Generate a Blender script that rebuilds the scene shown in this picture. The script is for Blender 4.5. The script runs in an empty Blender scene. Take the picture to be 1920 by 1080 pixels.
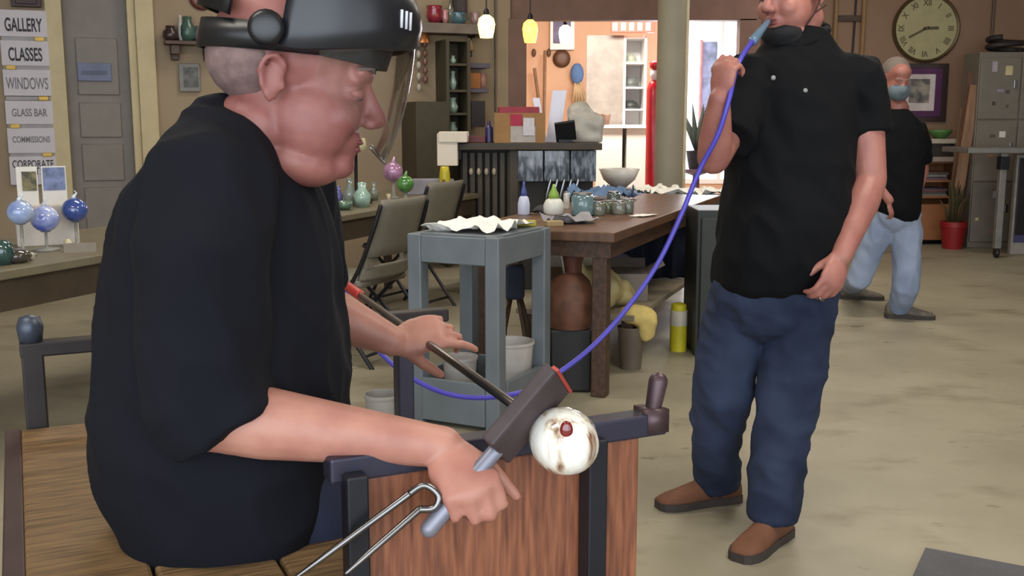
import bpy, bmesh, math, random
import numpy as np
from mathutils import Vector, Matrix, noise as mnoise
random.seed(7)
R = math.radians
scene = bpy.context.scene
C = scene.collection

# ------------------------------------------------------------------ camera
CAM_H, FPX, PITCH = 1.25, 1950.0, R(9.03)
cam_d = bpy.data.cameras.new('camera'); cam = bpy.data.objects.new('camera', cam_d); C.objects.link(cam)
cam_d.sensor_width = 36.0; cam_d.lens = 36.0 * FPX / 1920.0; cam_d.clip_start = 0.05; cam_d.clip_end = 200
cam.location = (0, 0, CAM_H); cam.rotation_euler = (math.pi / 2 - PITCH, 0, 0)
scene.camera = cam
# ------------------------------------------------------------------ world, lights, exposure
w = bpy.data.worlds.new('daylight'); scene.world = w; w.use_nodes = True
bg = w.node_tree.nodes['Background']; bg.inputs[0].default_value = (0.86, 0.93, 1.0, 1); bg.inputs[1].default_value = 2.6
scene.view_settings.view_transform = 'Standard'; scene.view_settings.look = 'None'
scene.view_settings.gamma = 1.0; scene.view_settings.use_curve_mapping = False
scene.view_settings.exposure = 0.0
def area(name, loc, rot, sx, sy, power, col):
    l = bpy.data.lights.new(name, 'AREA'); l.shape = 'RECTANGLE'; l.size = sx; l.size_y = sy
    l.energy = power; l.color = col
    o = bpy.data.objects.new(name, l); C.objects.link(o); o.location = loc; o.rotation_euler = rot
    return o
WARM = (1.0, 0.92, 0.80); COOL = (0.78, 0.88, 1.0)
for i, (x, y, p) in enumerate([(-1.6, 1.2, 30), (1.5, 2.2, 44), (-1.2, 4.8, 44), (1.8, 5.6, 42), (-1.0, 7.6, 26), (3.0, 8.6, 34)]):
    area('ceiling_lamp', (x, y, 3.32), (0, 0, 0), 1.3, 0.5, p, WARM)
area('open_door_daylight', (-0.6, -1.9, 1.7), (R(90), 0, 0), 4.4, 2.6, 75, COOL)
area('back_room_fill', (1.1, 10.9, 2.95), (R(25), 0, 0), 1.4, 0.6, 150, (1.0, 0.94, 0.86))  # unseen fill light, added to brighten the white shelf fronts and counter
area('back_window_daylight', (2.1, 14.2, 1.7), (R(-90), 0, 0), 1.6, 1.8, 240, (0.95, 0.95, 1.0))

# ------------------------------------------------------------------ measuring helpers
cs, sn = math.cos(PITCH), math.sin(PITCH)
def ray(px, py):
    u = (px - 960) / FPX; v = (540 - py) / FPX
    return Vector((u, cs + v * sn, -sn + v * cs))
def P(px, py, Y):
    d = ray(px, py); return Vector((0, 0, CAM_H)) + d * (Y / d.y)
def Fz(px, py, z=0.0):
    d = ray(px, py); return Vector((0, 0, CAM_H)) + d * ((z - CAM_H) / d.z)

# ------------------------------------------------------------------ materials
def lin(c):
    return tuple(((x / 255) / 12.92 if x / 255 <= .04045 else ((x / 255 + .055) / 1.055) ** 2.4) for x in c) + (1,)
MATS = {}
def M(name, rgb, rough=.6, metal=0, var=.12, scale=9, bump=0.0, bscale=60, emit=0, coat=0, sss=0, stretch=(1, 1, 1), rgb2=None, fac=(.35, .65), spec=.5):
    if name in MATS: return MATS[name]
    m = bpy.data.materials.new(name); m.use_nodes = True; nt = m.node_tree; b = nt.nodes['Principled BSDF']
    b.inputs['Roughness'].default_value = rough; b.inputs['Metallic'].default_value = metal
    b.inputs['Coat Weight'].default_value = coat; b.inputs['Specular IOR Level'].default_value = spec
    if sss:
        b.inputs['Subsurface Weight'].default_value = sss; b.inputs['Subsurface Radius'].default_value = (.012, .005, .003)
        b.inputs['Subsurface Scale'].default_value = .6
    c = lin(rgb)
    tc = nt.nodes.new('ShaderNodeTexCoord'); mp = nt.nodes.new('ShaderNodeMapping')
    mp.inputs['Scale'].default_value = stretch; nt.links.new(tc.outputs['Object'], mp.inputs[0])
    n = nt.nodes.new('ShaderNodeTexNoise'); n.inputs['Scale'].default_value = scale; n.inputs['Detail'].default_value = 5
    nt.links.new(mp.outputs[0], n.inputs['Vector'])
    cr = nt.nodes.new('ShaderNodeValToRGB'); nt.links.new(n.outputs[0], cr.inputs[0])
    c2 = lin(rgb2) if rgb2 else tuple(min(1, x * (1 + var)) for x in c[:3]) + (1,)
    c1 = c if rgb2 else tuple(x * (1 - var) for x in c[:3]) + (1,)
    cr.color_ramp.elements[0].position = fac[0]; cr.color_ramp.elements[1].position = fac[1]
    cr.color_ramp.elements[0].color = c1; cr.color_ramp.elements[1].color = c2
    nt.links.new(cr.outputs[0], b.inputs['Base Color'])
    if emit:
        b.inputs['Emission Strength'].default_value = emit; nt.links.new(cr.outputs[0], b.inputs['Emission Color'])
    if bump:
        n2 = nt.nodes.new('ShaderNodeTexNoise'); n2.inputs['Scale'].default_value = bscale; n2.inputs['Detail'].default_value = 4
        nt.links.new(mp.outputs[0], n2.inputs['Vector'])
        bp = nt.nodes.new('ShaderNodeBump'); bp.inputs['Strength'].default_value = bump; bp.inputs['Distance'].default_value = .02
        nt.links.new(n2.outputs[0], bp.inputs['Height']); nt.links.new(bp.outputs[0], b.inputs['Normal'])
    MATS[name] = m
    return m
def clear_mat(name, tint=(1, 1, 1), gloss=.12, alpha=.85):
    m = bpy.data.materials.new(name); m.use_nodes = True; nt = m.node_tree; nt.nodes.clear()
    out = nt.nodes.new('ShaderNodeOutputMaterial'); mx = nt.nodes.new('ShaderNodeMixShader'); tr = nt.nodes.new('ShaderNodeBsdfTransparent')
    gl = nt.nodes.new('ShaderNodeBsdfGlossy'); gl.inputs['Roughness'].default_value = .06
    tr.inputs[0].default_value = tint + (1,)
    lw = nt.nodes.new('ShaderNodeLayerWeight'); lw.inputs[0].default_value = .25
    mt = nt.nodes.new('ShaderNodeMath'); mt.operation = 'MULTIPLY_ADD'; mt.inputs[1].default_value = .7; mt.inputs[2].default_value = gloss; mt.use_clamp = True
    nt.links.new(lw.outputs['Fresnel'], mt.inputs[0]); nt.links.new(mt.outputs[0], mx.inputs[0])
    nt.links.new(tr.outputs[0], mx.inputs[1]); nt.links.new(gl.outputs[0], mx.inputs[2]); nt.links.new(mx.outputs[0], out.inputs[0])
    return m
def floor_mat():
    m = bpy.data.materials.new('concrete'); m.use_nodes = True; nt = m.node_tree; b = nt.nodes['Principled BSDF']
    b.inputs['Roughness'].default_value = .5
    tc = nt.nodes.new('ShaderNodeTexCoord')
    def ns(s, d, lo, hi, c1, c2, st=(1, 1, 1)):
        mp = nt.nodes.new('ShaderNodeMapping'); mp.inputs['Scale'].default_value = st; nt.links.new(tc.outputs['Object'], mp.inputs[0])
        n = nt.nodes.new('ShaderNodeTexNoise'); n.inputs['Scale'].default_value = s; n.inputs['Detail'].default_value = d
        n.inputs['Roughness'].default_value = .6; nt.links.new(mp.outputs[0], n.inputs['Vector'])
        r = nt.nodes.new('ShaderNodeValToRGB'); nt.links.new(n.outputs[0], r.inputs[0])
        r.color_ramp.elements[0].position = lo; r.color_ramp.elements[1].position = hi
        r.color_ramp.elements[0].color = c1; r.color_ramp.elements[1].color = c2; return r, n
    base, _ = ns(1.1, 6, .3, .7, lin((138, 130, 110)), lin((166, 158, 136)))
    stain, n2 = ns(1.7, 4, .55, .72, (1, 1, 1, 1), (.55, .5, .45, 1), (1, 1.6, 1))
    spots, n3 = ns(7.0, 3, .66, .73, (1, 1, 1, 1), (.42, .38, .34, 1), (.7, 1.2, 1))
    mx = nt.nodes.new('ShaderNodeMix'); mx.data_type = 'RGBA'; mx.blend_type = 'MULTIPLY'; mx.inputs[0].default_value = .8
    nt.links.new(base.outputs[0], mx.inputs[6]); nt.links.new(stain.outputs[0], mx.inputs[7])
    m2 = nt.nodes.new('ShaderNodeMix'); m2.data_type = 'RGBA'; m2.blend_type = 'MULTIPLY'; m2.inputs[0].default_value = .75
    nt.links.new(mx.outputs[2], m2.inputs[6]); nt.links.new(spots.outputs[0], m2.inputs[7])
    nt.links.new(m2.outputs[2], b.inputs['Base Color'])
    bp = nt.nodes.new('ShaderNodeBump'); bp.inputs['Strength'].default_value = .12; nt.links.new(n3.outputs[0], bp.inputs['Height']); nt.links.new(bp.outputs[0], b.inputs['Normal'])
    return m

# ------------------------------------------------------------------ mesh helpers
class MB:
    def __init__(s): s.v = []; s.f = []
    def add(s, vs, fs, T=None):
        o = len(s.v)
        for p in vs:
            p = Vector(p)
            s.v.append(tuple(T @ p) if T is not None else tuple(p))
        s.f += [tuple(i + o for i in f) for f in fs]; return s
    def box(s, lo, hi, T=None):
        (a, b, c), (d, e, f) = lo, hi
        return s.add([(a,b,c),(d,b,c),(d,e,c),(a,e,c),(a,b,f),(d,b,f),(d,e,f),(a,e,f)],
                     [(3,2,1,0),(4,5,6,7),(0,1,5,4),(1,2,6,5),(2,3,7,6),(3,0,4,7)], T)
    def cbox(s, c, size, rz=0, T=None):
        Rm = Matrix.Translation(Vector(c)) @ Matrix.Rotation(rz, 4, 'Z'); h = [x / 2 for x in size]
        return s.box((-h[0], -h[1], -h[2]), (h[0], h[1], h[2]), Rm if T is None else T @ Rm)
    def bar(s, p, q, wx, wy, up=(0, 0, 1)):
        p, q = Vector(p), Vector(q); z = (q - p).normalized(); up = Vector(up)
        if abs(z.dot(up)) > .97: up = Vector((0, 1, 0))
        x = z.cross(up).normalized(); y = z.cross(x)
        T = Matrix((( x.x, y.x, z.x, p.x), (x.y, y.y, z.y, p.y), (x.z, y.z, z.z, p.z), (0, 0, 0, 1)))
        return s.box((-wx / 2, -wy / 2, 0), (wx / 2, wy / 2, (q - p).length), T)
    def loft(s, rings, cap=True, close=False):
        n = len(rings[0]); vs = [p for r in rings for p in r]; fs = []
        for i in range(len(rings) - 1):
            for j in range(n):
                k = (j + 1) % n; fs.append((i*n+j, i*n+k, (i+1)*n+k, (i+1)*n+j))
        if cap:
            fs.append(tuple(reversed(range(n)))); fs.append(tuple(range((len(rings)-1)*n, len(rings)*n)))
        return s.add(vs, fs)
    def tube(s, pts, r, seg=10, cap=True, flat=None, rnd=False):
        pts = [Vector(p) for p in pts]; n = len(pts)
        r = list(r) if hasattr(r, '__len__') else [r] * n
        if rnd:
            d0 = (pts[0] - pts[1]).normalized(); d1 = (pts[-1] - pts[-2]).normalized()
            A = [(pts[0] + d0 * r[0] * math.sin(a), r[0] * math.cos(a)) for a in (1.35, .9, .45)]
            B = [(pts[-1] + d1 * r[-1] * math.sin(a), r[-1] * math.cos(a)) for a in (.45, .9, 1.35)]
            pts = [a for a, _ in A] + pts + [b for b, _ in B]; r = [x for _, x in A] + r + [x for _, x in B]; n = len(pts)
        t = [(pts[min(i+1, n-1)] - pts[max(i-1, 0)]).normalized() for i in range(n)]
        up = Vector((0, 0, 1)) if abs(t[0].z) < .9 else Vector((0, 1, 0))
        x = t[0].cross(up).normalized(); rings = []
        for i in range(n):
            x = (x - t[i] * x.dot(t[i])).normalized(); y = t[i].cross(x)
            fx, fy = flat if flat else (1, 1)
            rings.append([pts[i] + (x * math.cos(a) * fx + y * math.sin(a) * fy) * r[i] for a in [2*math.pi*k/seg for k in range(seg)]])
        return s.loft(rings, cap)
    def lathe(s, prof, c=(0, 0, 0), seg=20, T=None, cap=True):
        c = Vector(c); rings = [[c + Vector((r * math.cos(2*math.pi*k/seg), r * math.sin(2*math.pi*k/seg), z)) for k in range(seg)] for r, z in prof]
        if T is not None: rings = [[T @ p for p in rg] for rg in rings]
        return s.loft(rings, cap)
    def ell(s, c, r, T=None, seg=18, rings=12):
        r = r if hasattr(r, '__len__') else (r, r, r); c = Vector(c); rg = []
        for i in range(1, rings):
            th = math.pi * i / rings
            rg.append([c + Vector((r[0]*math.sin(th)*math.cos(2*math.pi*k/seg), r[1]*math.sin(th)*math.sin(2*math.pi*k/seg), -r[2]*math.cos(th))) for k in range(seg)])
        if T is not None: rg = [[T @ p for p in q] for q in rg]
        return s.loft(rg, True)
def mesh_of(mb, name):
    me = bpy.data.meshes.new(name); me.from_pydata([tuple(v) for v in mb.v], [], mb.f); me.validate(); me.update()
    b = bmesh.new(); b.from_mesh(me); bmesh.ops.recalc_face_normals(b, faces=b.faces); b.to_mesh(me); b.free()
    return me
def link(name, me, mat, parent=None, smooth=True, bevel=0, world=False):
    o = bpy.data.objects.new(name, me); C.objects.link(o)
    if mat is not None:
        me.materials.clear(); me.materials.append(mat)
    if smooth:
        me.shade_smooth() if hasattr(me, 'shade_smooth') else None
        if smooth == 'auto':
            try: me.set_sharp_from_angle(angle=R(35))
            except Exception: pass
    if bevel:
        md = o.modifiers.new('bevel', 'BEVEL'); md.width = bevel; md.segments = 2; md.limit_method = 'ANGLE'; md.angle_limit = R(40)
    if parent is not None:
        o.parent = parent
        if world: o.matrix_parent_inverse = world_of(parent).inverted()
    return o
def world_of(o):
    return world_of(o.parent) @ o.matrix_parent_inverse @ o.matrix_basis if o.parent else o.matrix_basis.copy()
def obj(name, mb, mat, parent=None, smooth='auto', bevel=0, world=False):
    return link(name, mesh_of(mb, name), mat, parent, smooth, bevel, world)
def tag(o, label, cat, group=None):
    o['label'] = label; o['category'] = cat
    if group: o['group'] = group
    return o
def thing(name, label, cat, loc=(0, 0, 0), rz=0, group=None):
    o = bpy.data.objects.new(name, None); C.objects.link(o); o.location = loc; o.rotation_euler = (0, 0, rz)
    o.empty_display_size = .05
    return tag(o, label, cat, group)
def struct(name, mb, mat, bevel=0, smooth=False):
    o = obj(name, mb, mat, None, smooth, bevel); o['kind'] = 'structure'; return o
def fuse(name, mb, mat, voxel, smooth=6, parent=None, disp=None, mat2=None, where=None):
    """one continuous skin out of overlapping closed pieces"""
    me = mesh_of(mb, name + '_raw'); t = bpy.data.objects.new('tmp', me); C.objects.link(t)
    md = t.modifiers.new('r', 'REMESH'); md.mode = 'VOXEL'; md.voxel_size = voxel
    sm = t.modifiers.new('s', 'SMOOTH'); sm.factor = .5; sm.iterations = smooth
    dg = bpy.context.evaluated_depsgraph_get(); dg.update()
    out = bpy.data.meshes.new_from_object(t.evaluated_get(dg)); out.name = name
    bpy.data.objects.remove(t); bpy.data.meshes.remove(me)
    if disp:
        n = len(out.vertices); co = np.empty(n * 3); no = np.empty(n * 3)
        out.vertices.foreach_get('co', co); out.vertices.foreach_get('normal', no)
        co = co.reshape(-1, 3); no = no.reshape(-1, 3)
        d = np.array([disp(Vector(p)) for p in co]); co = co + no * d[:, None]
        out.vertices.foreach_set('co', co.ravel()); out.update()
    o = link(name, out, mat, parent, True, 0, parent is not None)
    if mat2 is not None:
        out.materials.append(mat2)
        for f in out.polygons: f.material_index = 1 if where(f.center) else 0
    return o
def text_mesh(txt, size, sx=1.0, depth=.001, bold=0.0, align='CENTER'):
    cu = bpy.data.curves.new('t', 'FONT'); cu.body = txt; cu.size = size; cu.align_x = align; cu.align_y = 'CENTER'; cu.extrude = depth; cu.offset = bold
    t = bpy.data.objects.new('t', cu); C.objects.link(t); t.scale = (sx, 1, 1)
    dg = bpy.context.evaluated_depsgraph_get(); dg.update()
    me = bpy.data.meshes.new_from_object(t.evaluated_get(dg)); bpy.data.objects.remove(t)
    me.transform(Matrix.Diagonal((sx, 1, 1, 1))); return me
def lettering(name, txt, size, mat, parent, loc, sx=1.0, bold=0.0):
    """flat print standing upright, facing local -y"""
    me = text_mesh(txt, size, sx, .0008, bold); me.transform(Matrix.Translation(Vector(loc)) @ Matrix.Rotation(math.pi / 2, 4, 'X'))
    return link(name, me, mat, parent, False)
def dup(root, loc, rz, label=None, group=None):
    r = root.copy(); C.objects.link(r); r.location = loc; r.rotation_euler = (0, 0, rz)
    if label: r['label'] = label
    if group: r['group'] = group
    for ch in list(root.children):
        c = ch.copy(); C.objects.link(c); c.parent = r
        for g in ch.children:
            d = g.copy(); C.objects.link(d); d.parent = c
    return r
def spline(pts, n=8):
    pts = [Vector(p) for p in pts]; out = []
    for i in range(len(pts) - 1):
        a, b, c, d = pts[max(i-1, 0)], pts[i], pts[i+1], pts[min(i+2, len(pts)-1)]
        for k in range(n):
            t = k / n
            out.append(.5 * ((2*b) + (c - a)*t + (2*a - 5*b + 4*c - d)*t*t + (3*b - a - 3*c + d)*t**3))
    return out + [pts[-1]]

# ================================================================== the setting
m_wall = M('tan_wall', (150, 132, 108), .85, var=.06, scale=2)
m_wall_b = M('brown_wall', (148, 118, 96), .85, var=.07, scale=2)
m_peach = M('peach_wall', (200, 160, 130), .85, var=.04, scale=2)
m_brown = M('brown_paint', (112, 80, 66), .6, var=.1, scale=6)
m_trim = M('cream_trim', (186, 170, 130), .5, var=.05)
m_door = M('grey_door', (122, 115, 108), .55, var=.06)
m_ceil = M('ceiling_paint', (188, 180, 168), .9, var=.04)
m_white = M('white_paint', (225, 222, 216), .45, var=.03)
m_black = M('black_plastic', (22, 22, 25), .35, var=.1)
m_dark = M('dark_steel', (38, 38, 44), .42, .6, var=.15)
m_steel = M('bright_steel', (170, 172, 178), .25, 1, var=.08)
m_wood_d = M('dark_wood', (74, 52, 38), .5, var=.3, scale=6, stretch=(1, 8, 8))
m_paper = M('paper', (222, 216, 206), .8, var=.03)
m_ink = M('print_ink', (58, 56, 60), .8, var=.05); m_ink2 = M('grey_ink', (112, 110, 114), .8, var=.05)

fl = struct('floor', MB().box((-7, -2.6, -.12), (8, 16, 0)), floor_mat())
struct('ceiling', MB().box((-7, -2.6, 3.4), (8, 16, 3.5)), m_ceil)
# left wall, seen slightly turned
WA = math.atan2(.3676, .93); WE = Vector((.93, .3676, 0)); W0 = Vector((-3.94, 8.0, 0))
def wl(px, py):
    """along-wall and height on the left wall"""
    d = ray(px, py); o = Vector((0, 0, CAM_H)); n = Vector((.3676, -.93, 0))
    t = (W0 - o).dot(n) / d.dot(n); p = o + d * t
    return (p - W0).dot(WE), p.z
TL = Matrix.Translation(W0) @ Matrix.Rotation(WA, 4, 'Z')
s_end = 4.22
d0, _ = wl(127, 200); d1, _ = wl(247, 200)
wb = MB().box((-3.4, 0, 0), (d0, .14, 3.4), TL).box((d1, 0, 0), (s_end, .14, 3.4), TL).box((d0, 0, 2.75), (d1, .14, 3.4), TL)
struct('wall_left', wb, m_wall)
struct('wall_back', MB().box((-.05, 9.6, 2.16), (2.2, 9.74, 3.4)).box((2.05, 9.6, 0), (2.24, 9.74, 2.17)).add([(2.16, 9.7, 0), (2.24, 9.7, 0), (2.7, 11.3, 0), (2.62, 11.3, 0), (2.16, 9.7, 3.4), (2.24, 9.7, 3.4), (2.7, 11.3, 3.4), (2.62, 11.3, 3.4)], [(3, 2, 1, 0), (4, 5, 6, 7), (0, 1, 5, 4), (1, 2, 6, 5), (2, 3, 7, 6), (3, 0, 4, 7)]), m_brown)
struct('trim_1', MB().box((-.03, 9.54, 0), (.13, 9.76, 2.17)), m_brown, .004)
struct('wall_right', MB().box((2.6, 11.2, 0), (8, 11.34, 3.4)), m_wall_b)
struct('wall_side', MB().box((7.86, -2.6, 0), (8, 11.3, 3.4)), m_wall_b)
struct('wall_side_left', MB().box((-7, -2.6, 0), (-6.86, 8, 3.4)), m_wall)
WX0, WX1, WZ0, WZ1 = 2.28, 3.5, .42, 2.72
struct('wall_back_room', MB().box((-1.2, 14.4, 0), (WX0, 14.54, 3.4)).box((WX1, 14.4, 0), (5, 14.54, 3.4)).box((WX0, 14.4, 0), (WX1, 14.54, WZ0)).box((WX0, 14.4, WZ1), (WX1, 14.54, 3.4))
       .box((-.9, 9.74, 0), (-.76, 14.4, 3.4)).box((4.9, 11.3, 0), (5.0, 14.4, 3.4)), m_peach)
win = struct('window_1', MB().box((WX0, 14.38, WZ0), (WX1, 14.5, WZ0 + .06)).box((WX0, 14.38, WZ1 - .06), (WX1, 14.5, WZ1)).box((WX0, 14.38, WZ0), (WX0 + .05, 14.5, WZ1)).box((WX1 - .05, 14.38, WZ0), (WX1, 14.5, WZ1)), m_white)
obj('muntin', MB().box((2.83, 14.4, WZ0), (2.87, 14.47, WZ1)), m_white, win)
obj('muntin', MB().box((3.16, 14.4, WZ0), (3.19, 14.47, WZ1)), m_white, win)
glass_m = clear_mat('window_glass', (1, 1, 1), .03)
for a, b in ((WX0 + .05, 2.83), (2.87, 3.16), (3.19, WX1 - .05)):
    obj('pane', MB().box((a, 14.43, WZ0 + .06), (b, 14.436, WZ1 - .06)), glass_m, win)
# door in the left wall with horizontal panels
dz = lambda y: wl(190, y)[1]
door = thing('door_1', 'x', 'x', W0, WA); del door['label'], door['category']; door['kind'] = 'structure'
obj('door_slab', MB().box((d0, .07, 0), (d1, .11, 2.75)), m_door, door)
zs = [.05, .35, .78, .86, 1.24, 1.32, 1.7, 1.78, 2.3, 2.7]
for y0, y1 in ((70, 178), (192, 258), (270, 340), (352, 430), (442, 560)):
    obj('panel', MB().box((d0 + .08, .055, dz(y1)), (d1 - .08, .08, dz(y0))), m_door, door, bevel=.008)
k0, _ = wl(96, 200)
struct('trim_2', MB().box((k0, -.03, 0), (d0, .09, 2.8), TL), m_trim, .006)
k1, _ = wl(296, 200); kk, _ = wl(262, 200)
struct('trim_3', MB().box((d1, -.02, 0), (kk, .09, 2.8), TL).box((kk, -.045, 0), (k1, .05, 2.8), TL), m_trim, .006)
dp = thing('door_plate', 'blue rectangular plate fixed to the grey panelled door', 'sign', W0, WA)
a, z1 = wl(144, 117); b, z0 = wl(210, 152)
obj('plate', MB().box((a, .035, z0), (b, .057, z1)), M('dull_blue', (98, 104, 132), .5), dp, bevel=.003)
obj('printed_band', MB().box((a + .03, .031, z0 + .05), (b - .03, .036, z1 - .06)), M('dull_blue_dark', (76, 80, 104), .5), dp)

# ================================================================== left wall: the column of white sign panels
sg = thing('sign_panels', 'tall white sign of stacked lettered panels hung beside the grey door', 'sign', W0, WA)
m_sign = M('sign_white', (196, 190, 196), .6, var=.03); m_gold = M('brass_clip', (186, 150, 62), .4, .3)
sx0, _ = wl(10, 200); sx1, _ = wl(99, 200)
rows = [(20, 70, 'GALLERY', 49, 1.05), (77, 124, 'CLASSES', 104, 1.05), (131, 180, 'WINDOWS', 158, .95), (189, 233, 'GLASS BAR', 212, .62), (240, 287, 'COMMISSIONS', 262, .5), (293, 346, 'CORPORATE', 308, .62)]
for i, (y0, y1, tx, ty, tsz) in enumerate(rows):
    za = wl(55, y0)[1]; zb = wl(55, y1)[1]
    pn = obj('panel', MB().box((sx0, -.035, zb), (sx1, -.012, za)), m_sign, sg, bevel=.003)
    lettering('lettering', tx, .13 * tsz, m_ink if i in (0, 1, 5) else m_ink2, pn, ((sx0 + sx1) / 2, -.036, wl(55, ty)[1]), .46 if tsz > .9 else .62, .003 if i < 2 else .001)
    if i == 5: lettering('lettering', 'GIFTS', .08, m_ink, pn, ((sx0 + sx1) / 2, -.036, wl(55, 322)[1]), .7)
    if i < 5:
        zc = (zb + wl(55, rows[i + 1][0])[1]) / 2
        obj('rail', MB().box((sx0 + .01, -.026, zc - .014), (sx1 - .01, -.014, zc + .014)), M('grey_rail', (150, 146, 148), .5), sg)
        cx = sx1 - .06 if i % 2 == 0 else sx0 + .06
        obj('clip', MB().cbox((cx, -.034, zc), (.07, .016, .032)), m_gold, sg, bevel=.004)
a, z1 = wl(20, -10); b, z0 = wl(78, 15)
tag(obj('wall_ornament', MB().box((a, -.05, z0), (b, -.005, z1), TL).box((a + .03, -.06, z0 + .02), (b - .03, -.05, z1), TL), M('dark_red_wood', (52, 24, 24), .5), bevel=.004), 'dark red wooden plaque above the white sign panels', 'plaque')

# small bracket shelf with jars, and picture under it
a, z0 = wl(307, 85); b, _ = wl(424, 85)
sh = thing('bracket_shelf', 'small dark wooden bracket shelf holding a row of jars', 'shelf', W0, WA)
obj('board', MB().box((a, -.17, z0), (b, 0, z0 + .03)), m_wood_d, sh, bevel=.004)
for px in (327, 388):
    c, _ = wl(px, 100)
    obj('bracket', MB().box((c - .035, -.13, z0 - .075), (c + .035, 0, z0)).box((c - .03, -.06, z0 - .115), (c + .03, 0, z0 - .07)), m_wood_d, sh, bevel=.006)
zt = z0 + .03
for px, r, h, col, nm, lb in [(319, .062, .115, (58, 42, 44), 'jar', 'round dark plum jar at the end of the bracket shelf by the door'),
                     (338, .02, .2, (190, 186, 184), 'candlestick', 'slim white candlestick on the bracket shelf'),
                     (351, .06, .19, (66, 92, 82), 'vase', 'green glass vase on the bracket shelf'),
                     (372, .045, .12, (92, 90, 96), 'tumbler', 'grey tumbler on the bracket shelf beside the green vase'),
                     (392, .045, .155, (96, 92, 66), 'flask', 'olive flask on the bracket shelf'),
                     (412, .04, .12, (84, 68, 54), 'mug', 'brown mug at the far end of the bracket shelf')]:
    c, _ = wl(px, 80); p = TL @ Vector((c, -.09, zt))
    o = obj(nm, MB().lathe([(r * .7, 0), (r, h * .25), (r * .95, h * .6), (r * .55, h * .8), (r * .6, h), (r * .45, h), (r * .4, h * .82), (.004, h * .8)], p, 16), M(nm + '_glaze', col, .25, var=.2), smooth=True)
    tag(o, lb, nm)
pc = thing('small_picture', 'small grey framed photograph under the bracket shelf', 'picture', W0, WA)
a, z1 = wl(334, 119); b, z0 = wl(376, 172)
obj('frame', MB().box((a, -.03, z0), (b, 0, z1)), M('grey_frame', (120, 116, 112), .5), pc, bevel=.004)
obj('photo', MB().box((a + .035, -.034, z0 + .035), (b - .015, -.029, z1 - .03)), M('dim_photo', (84, 84, 82), .5, var=.6, scale=16), pc)
c, zc = wl(378, 3)
tag(obj('wall_plate', MB().lathe([(.09, 0), (.1, .012), (.06, .02), (.01, .02)], (0, 0, 0), 20, TL @ Matrix.Translation((c, 0, zc + .03)) @ Matrix.Rotation(math.pi / 2, 4, 'X')), M('red_plate', (122, 70, 60), .4), smooth=True), 'round red plate on the wall above the bracket shelf', 'plate')

# high shelf left of the lamps
a, z0 = wl(690, 62); b, _ = wl(903, 62); z1 = wl(800, 47)[1]
hs = thing('wall_shelf', 'long grey wall shelf with coloured glass standing on it', 'shelf', W0, WA)
obj('board', MB().box((a, -.24, z0), (b, 0, z1)), M('grey_shelf', (112, 100, 92), .6), hs, bevel=.004)
for px in (770, 880):
    c, _ = wl(px, 80); obj('bracket', MB().box((c - .015, -.2, z0 - .02), (c + .015, 0, z0)).box((c - .015, -.03, z0 - .18), (c + .015, 0, z0)), m_dark, hs)
for px, r, h, col, nm, lb in [(806, .07, .15, (128, 36, 52), 'bowl', 'ruby red glass bowl on the long wall shelf'),
                          (826, .03, .12, (176, 120, 124), 'vase', 'small pink vase on the long wall shelf'),
                          (850, .075, .10, (72, 104, 116), 'bowl', 'teal blue glass bowl on the long wall shelf'),
                          (836, .03, .22, (96, 96, 84), 'bottle', 'tall olive bottle on the long wall shelf'),
                          (882, .045, .11, (150, 122, 120), 'jar', 'dusty pink jar on the long wall shelf')]:
    c, _ = wl(px, 40); p = TL @ Vector((c, -.13, z1))
    pr = [(r * .6, 0), (r, h * .4), (r * .9, h * .8), (r, h), (r * .9, h), (r * .8, h * .6), (.005, h * .1)]
    if nm == 'bottle': pr = [(r, 0), (r, h * .6), (r * .4, h * .75), (r * .4, h), (.004, h)]
    tag(obj(nm, MB().lathe(pr, p, 18), M('glass_' + str(px), col, .12, var=.2, coat=.5), smooth=True), lb, 'glassware')
a, z1 = wl(846, -25); b, z0 = wl(872, 27)
fr = thing('dark_picture', 'dark framed picture propped above the long wall shelf', 'picture', W0, WA)
obj('frame', MB().box((a, -.06, z0), (b, -.02, z1)), M('maroon_black', (44, 26, 26), .4), fr, bevel=.004)
obj('photo', MB().box((a + .025, -.064, z0 + .02), (b - .025, -.059, z1 - .03)), M('dim_print', (58, 46, 48), .4, var=.3), fr)

# tall display cabinet with glass pieces, and neighbours
def wbox(name, px0, py0, px1, py1, d0_, d1_, mat, label, cat, parent=None, bevel=.004):
    a, z1 = wl(px0, py0); b, z0 = wl(px1, py1)
    o = obj(name, MB().box((a, -d1_, z0), (b, -d0_, z1), TL), mat, parent, False, bevel, world=parent is not None)
    if label: tag(o, label, cat)
    return o
m_olive = M('olive_paint', (66, 58, 42), .6, var=.12)
cab = thing('display_cabinet', 'tall narrow dark olive cabinet displaying pale glass pieces', 'cabinet', W0, WA)
a, z1 = wl(816, 78); b, _ = wl(862, 240)
obj('back_panel', MB().box((a, -.05, 0), (b, 0, z1)), m_olive, cab)
for q in (a, b - .03): obj('side_panel', MB().box((q, -.3, 0), (q + .03, -.05, z1)), m_olive, cab)
zsh = [wl(838, y)[1] for y in (78, 122, 170, 212, 250)]
for z in zsh: obj('shelf', MB().box((a + .03, -.29, z - .02), (b - .03, -.05, z)), m_olive, cab)
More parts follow.
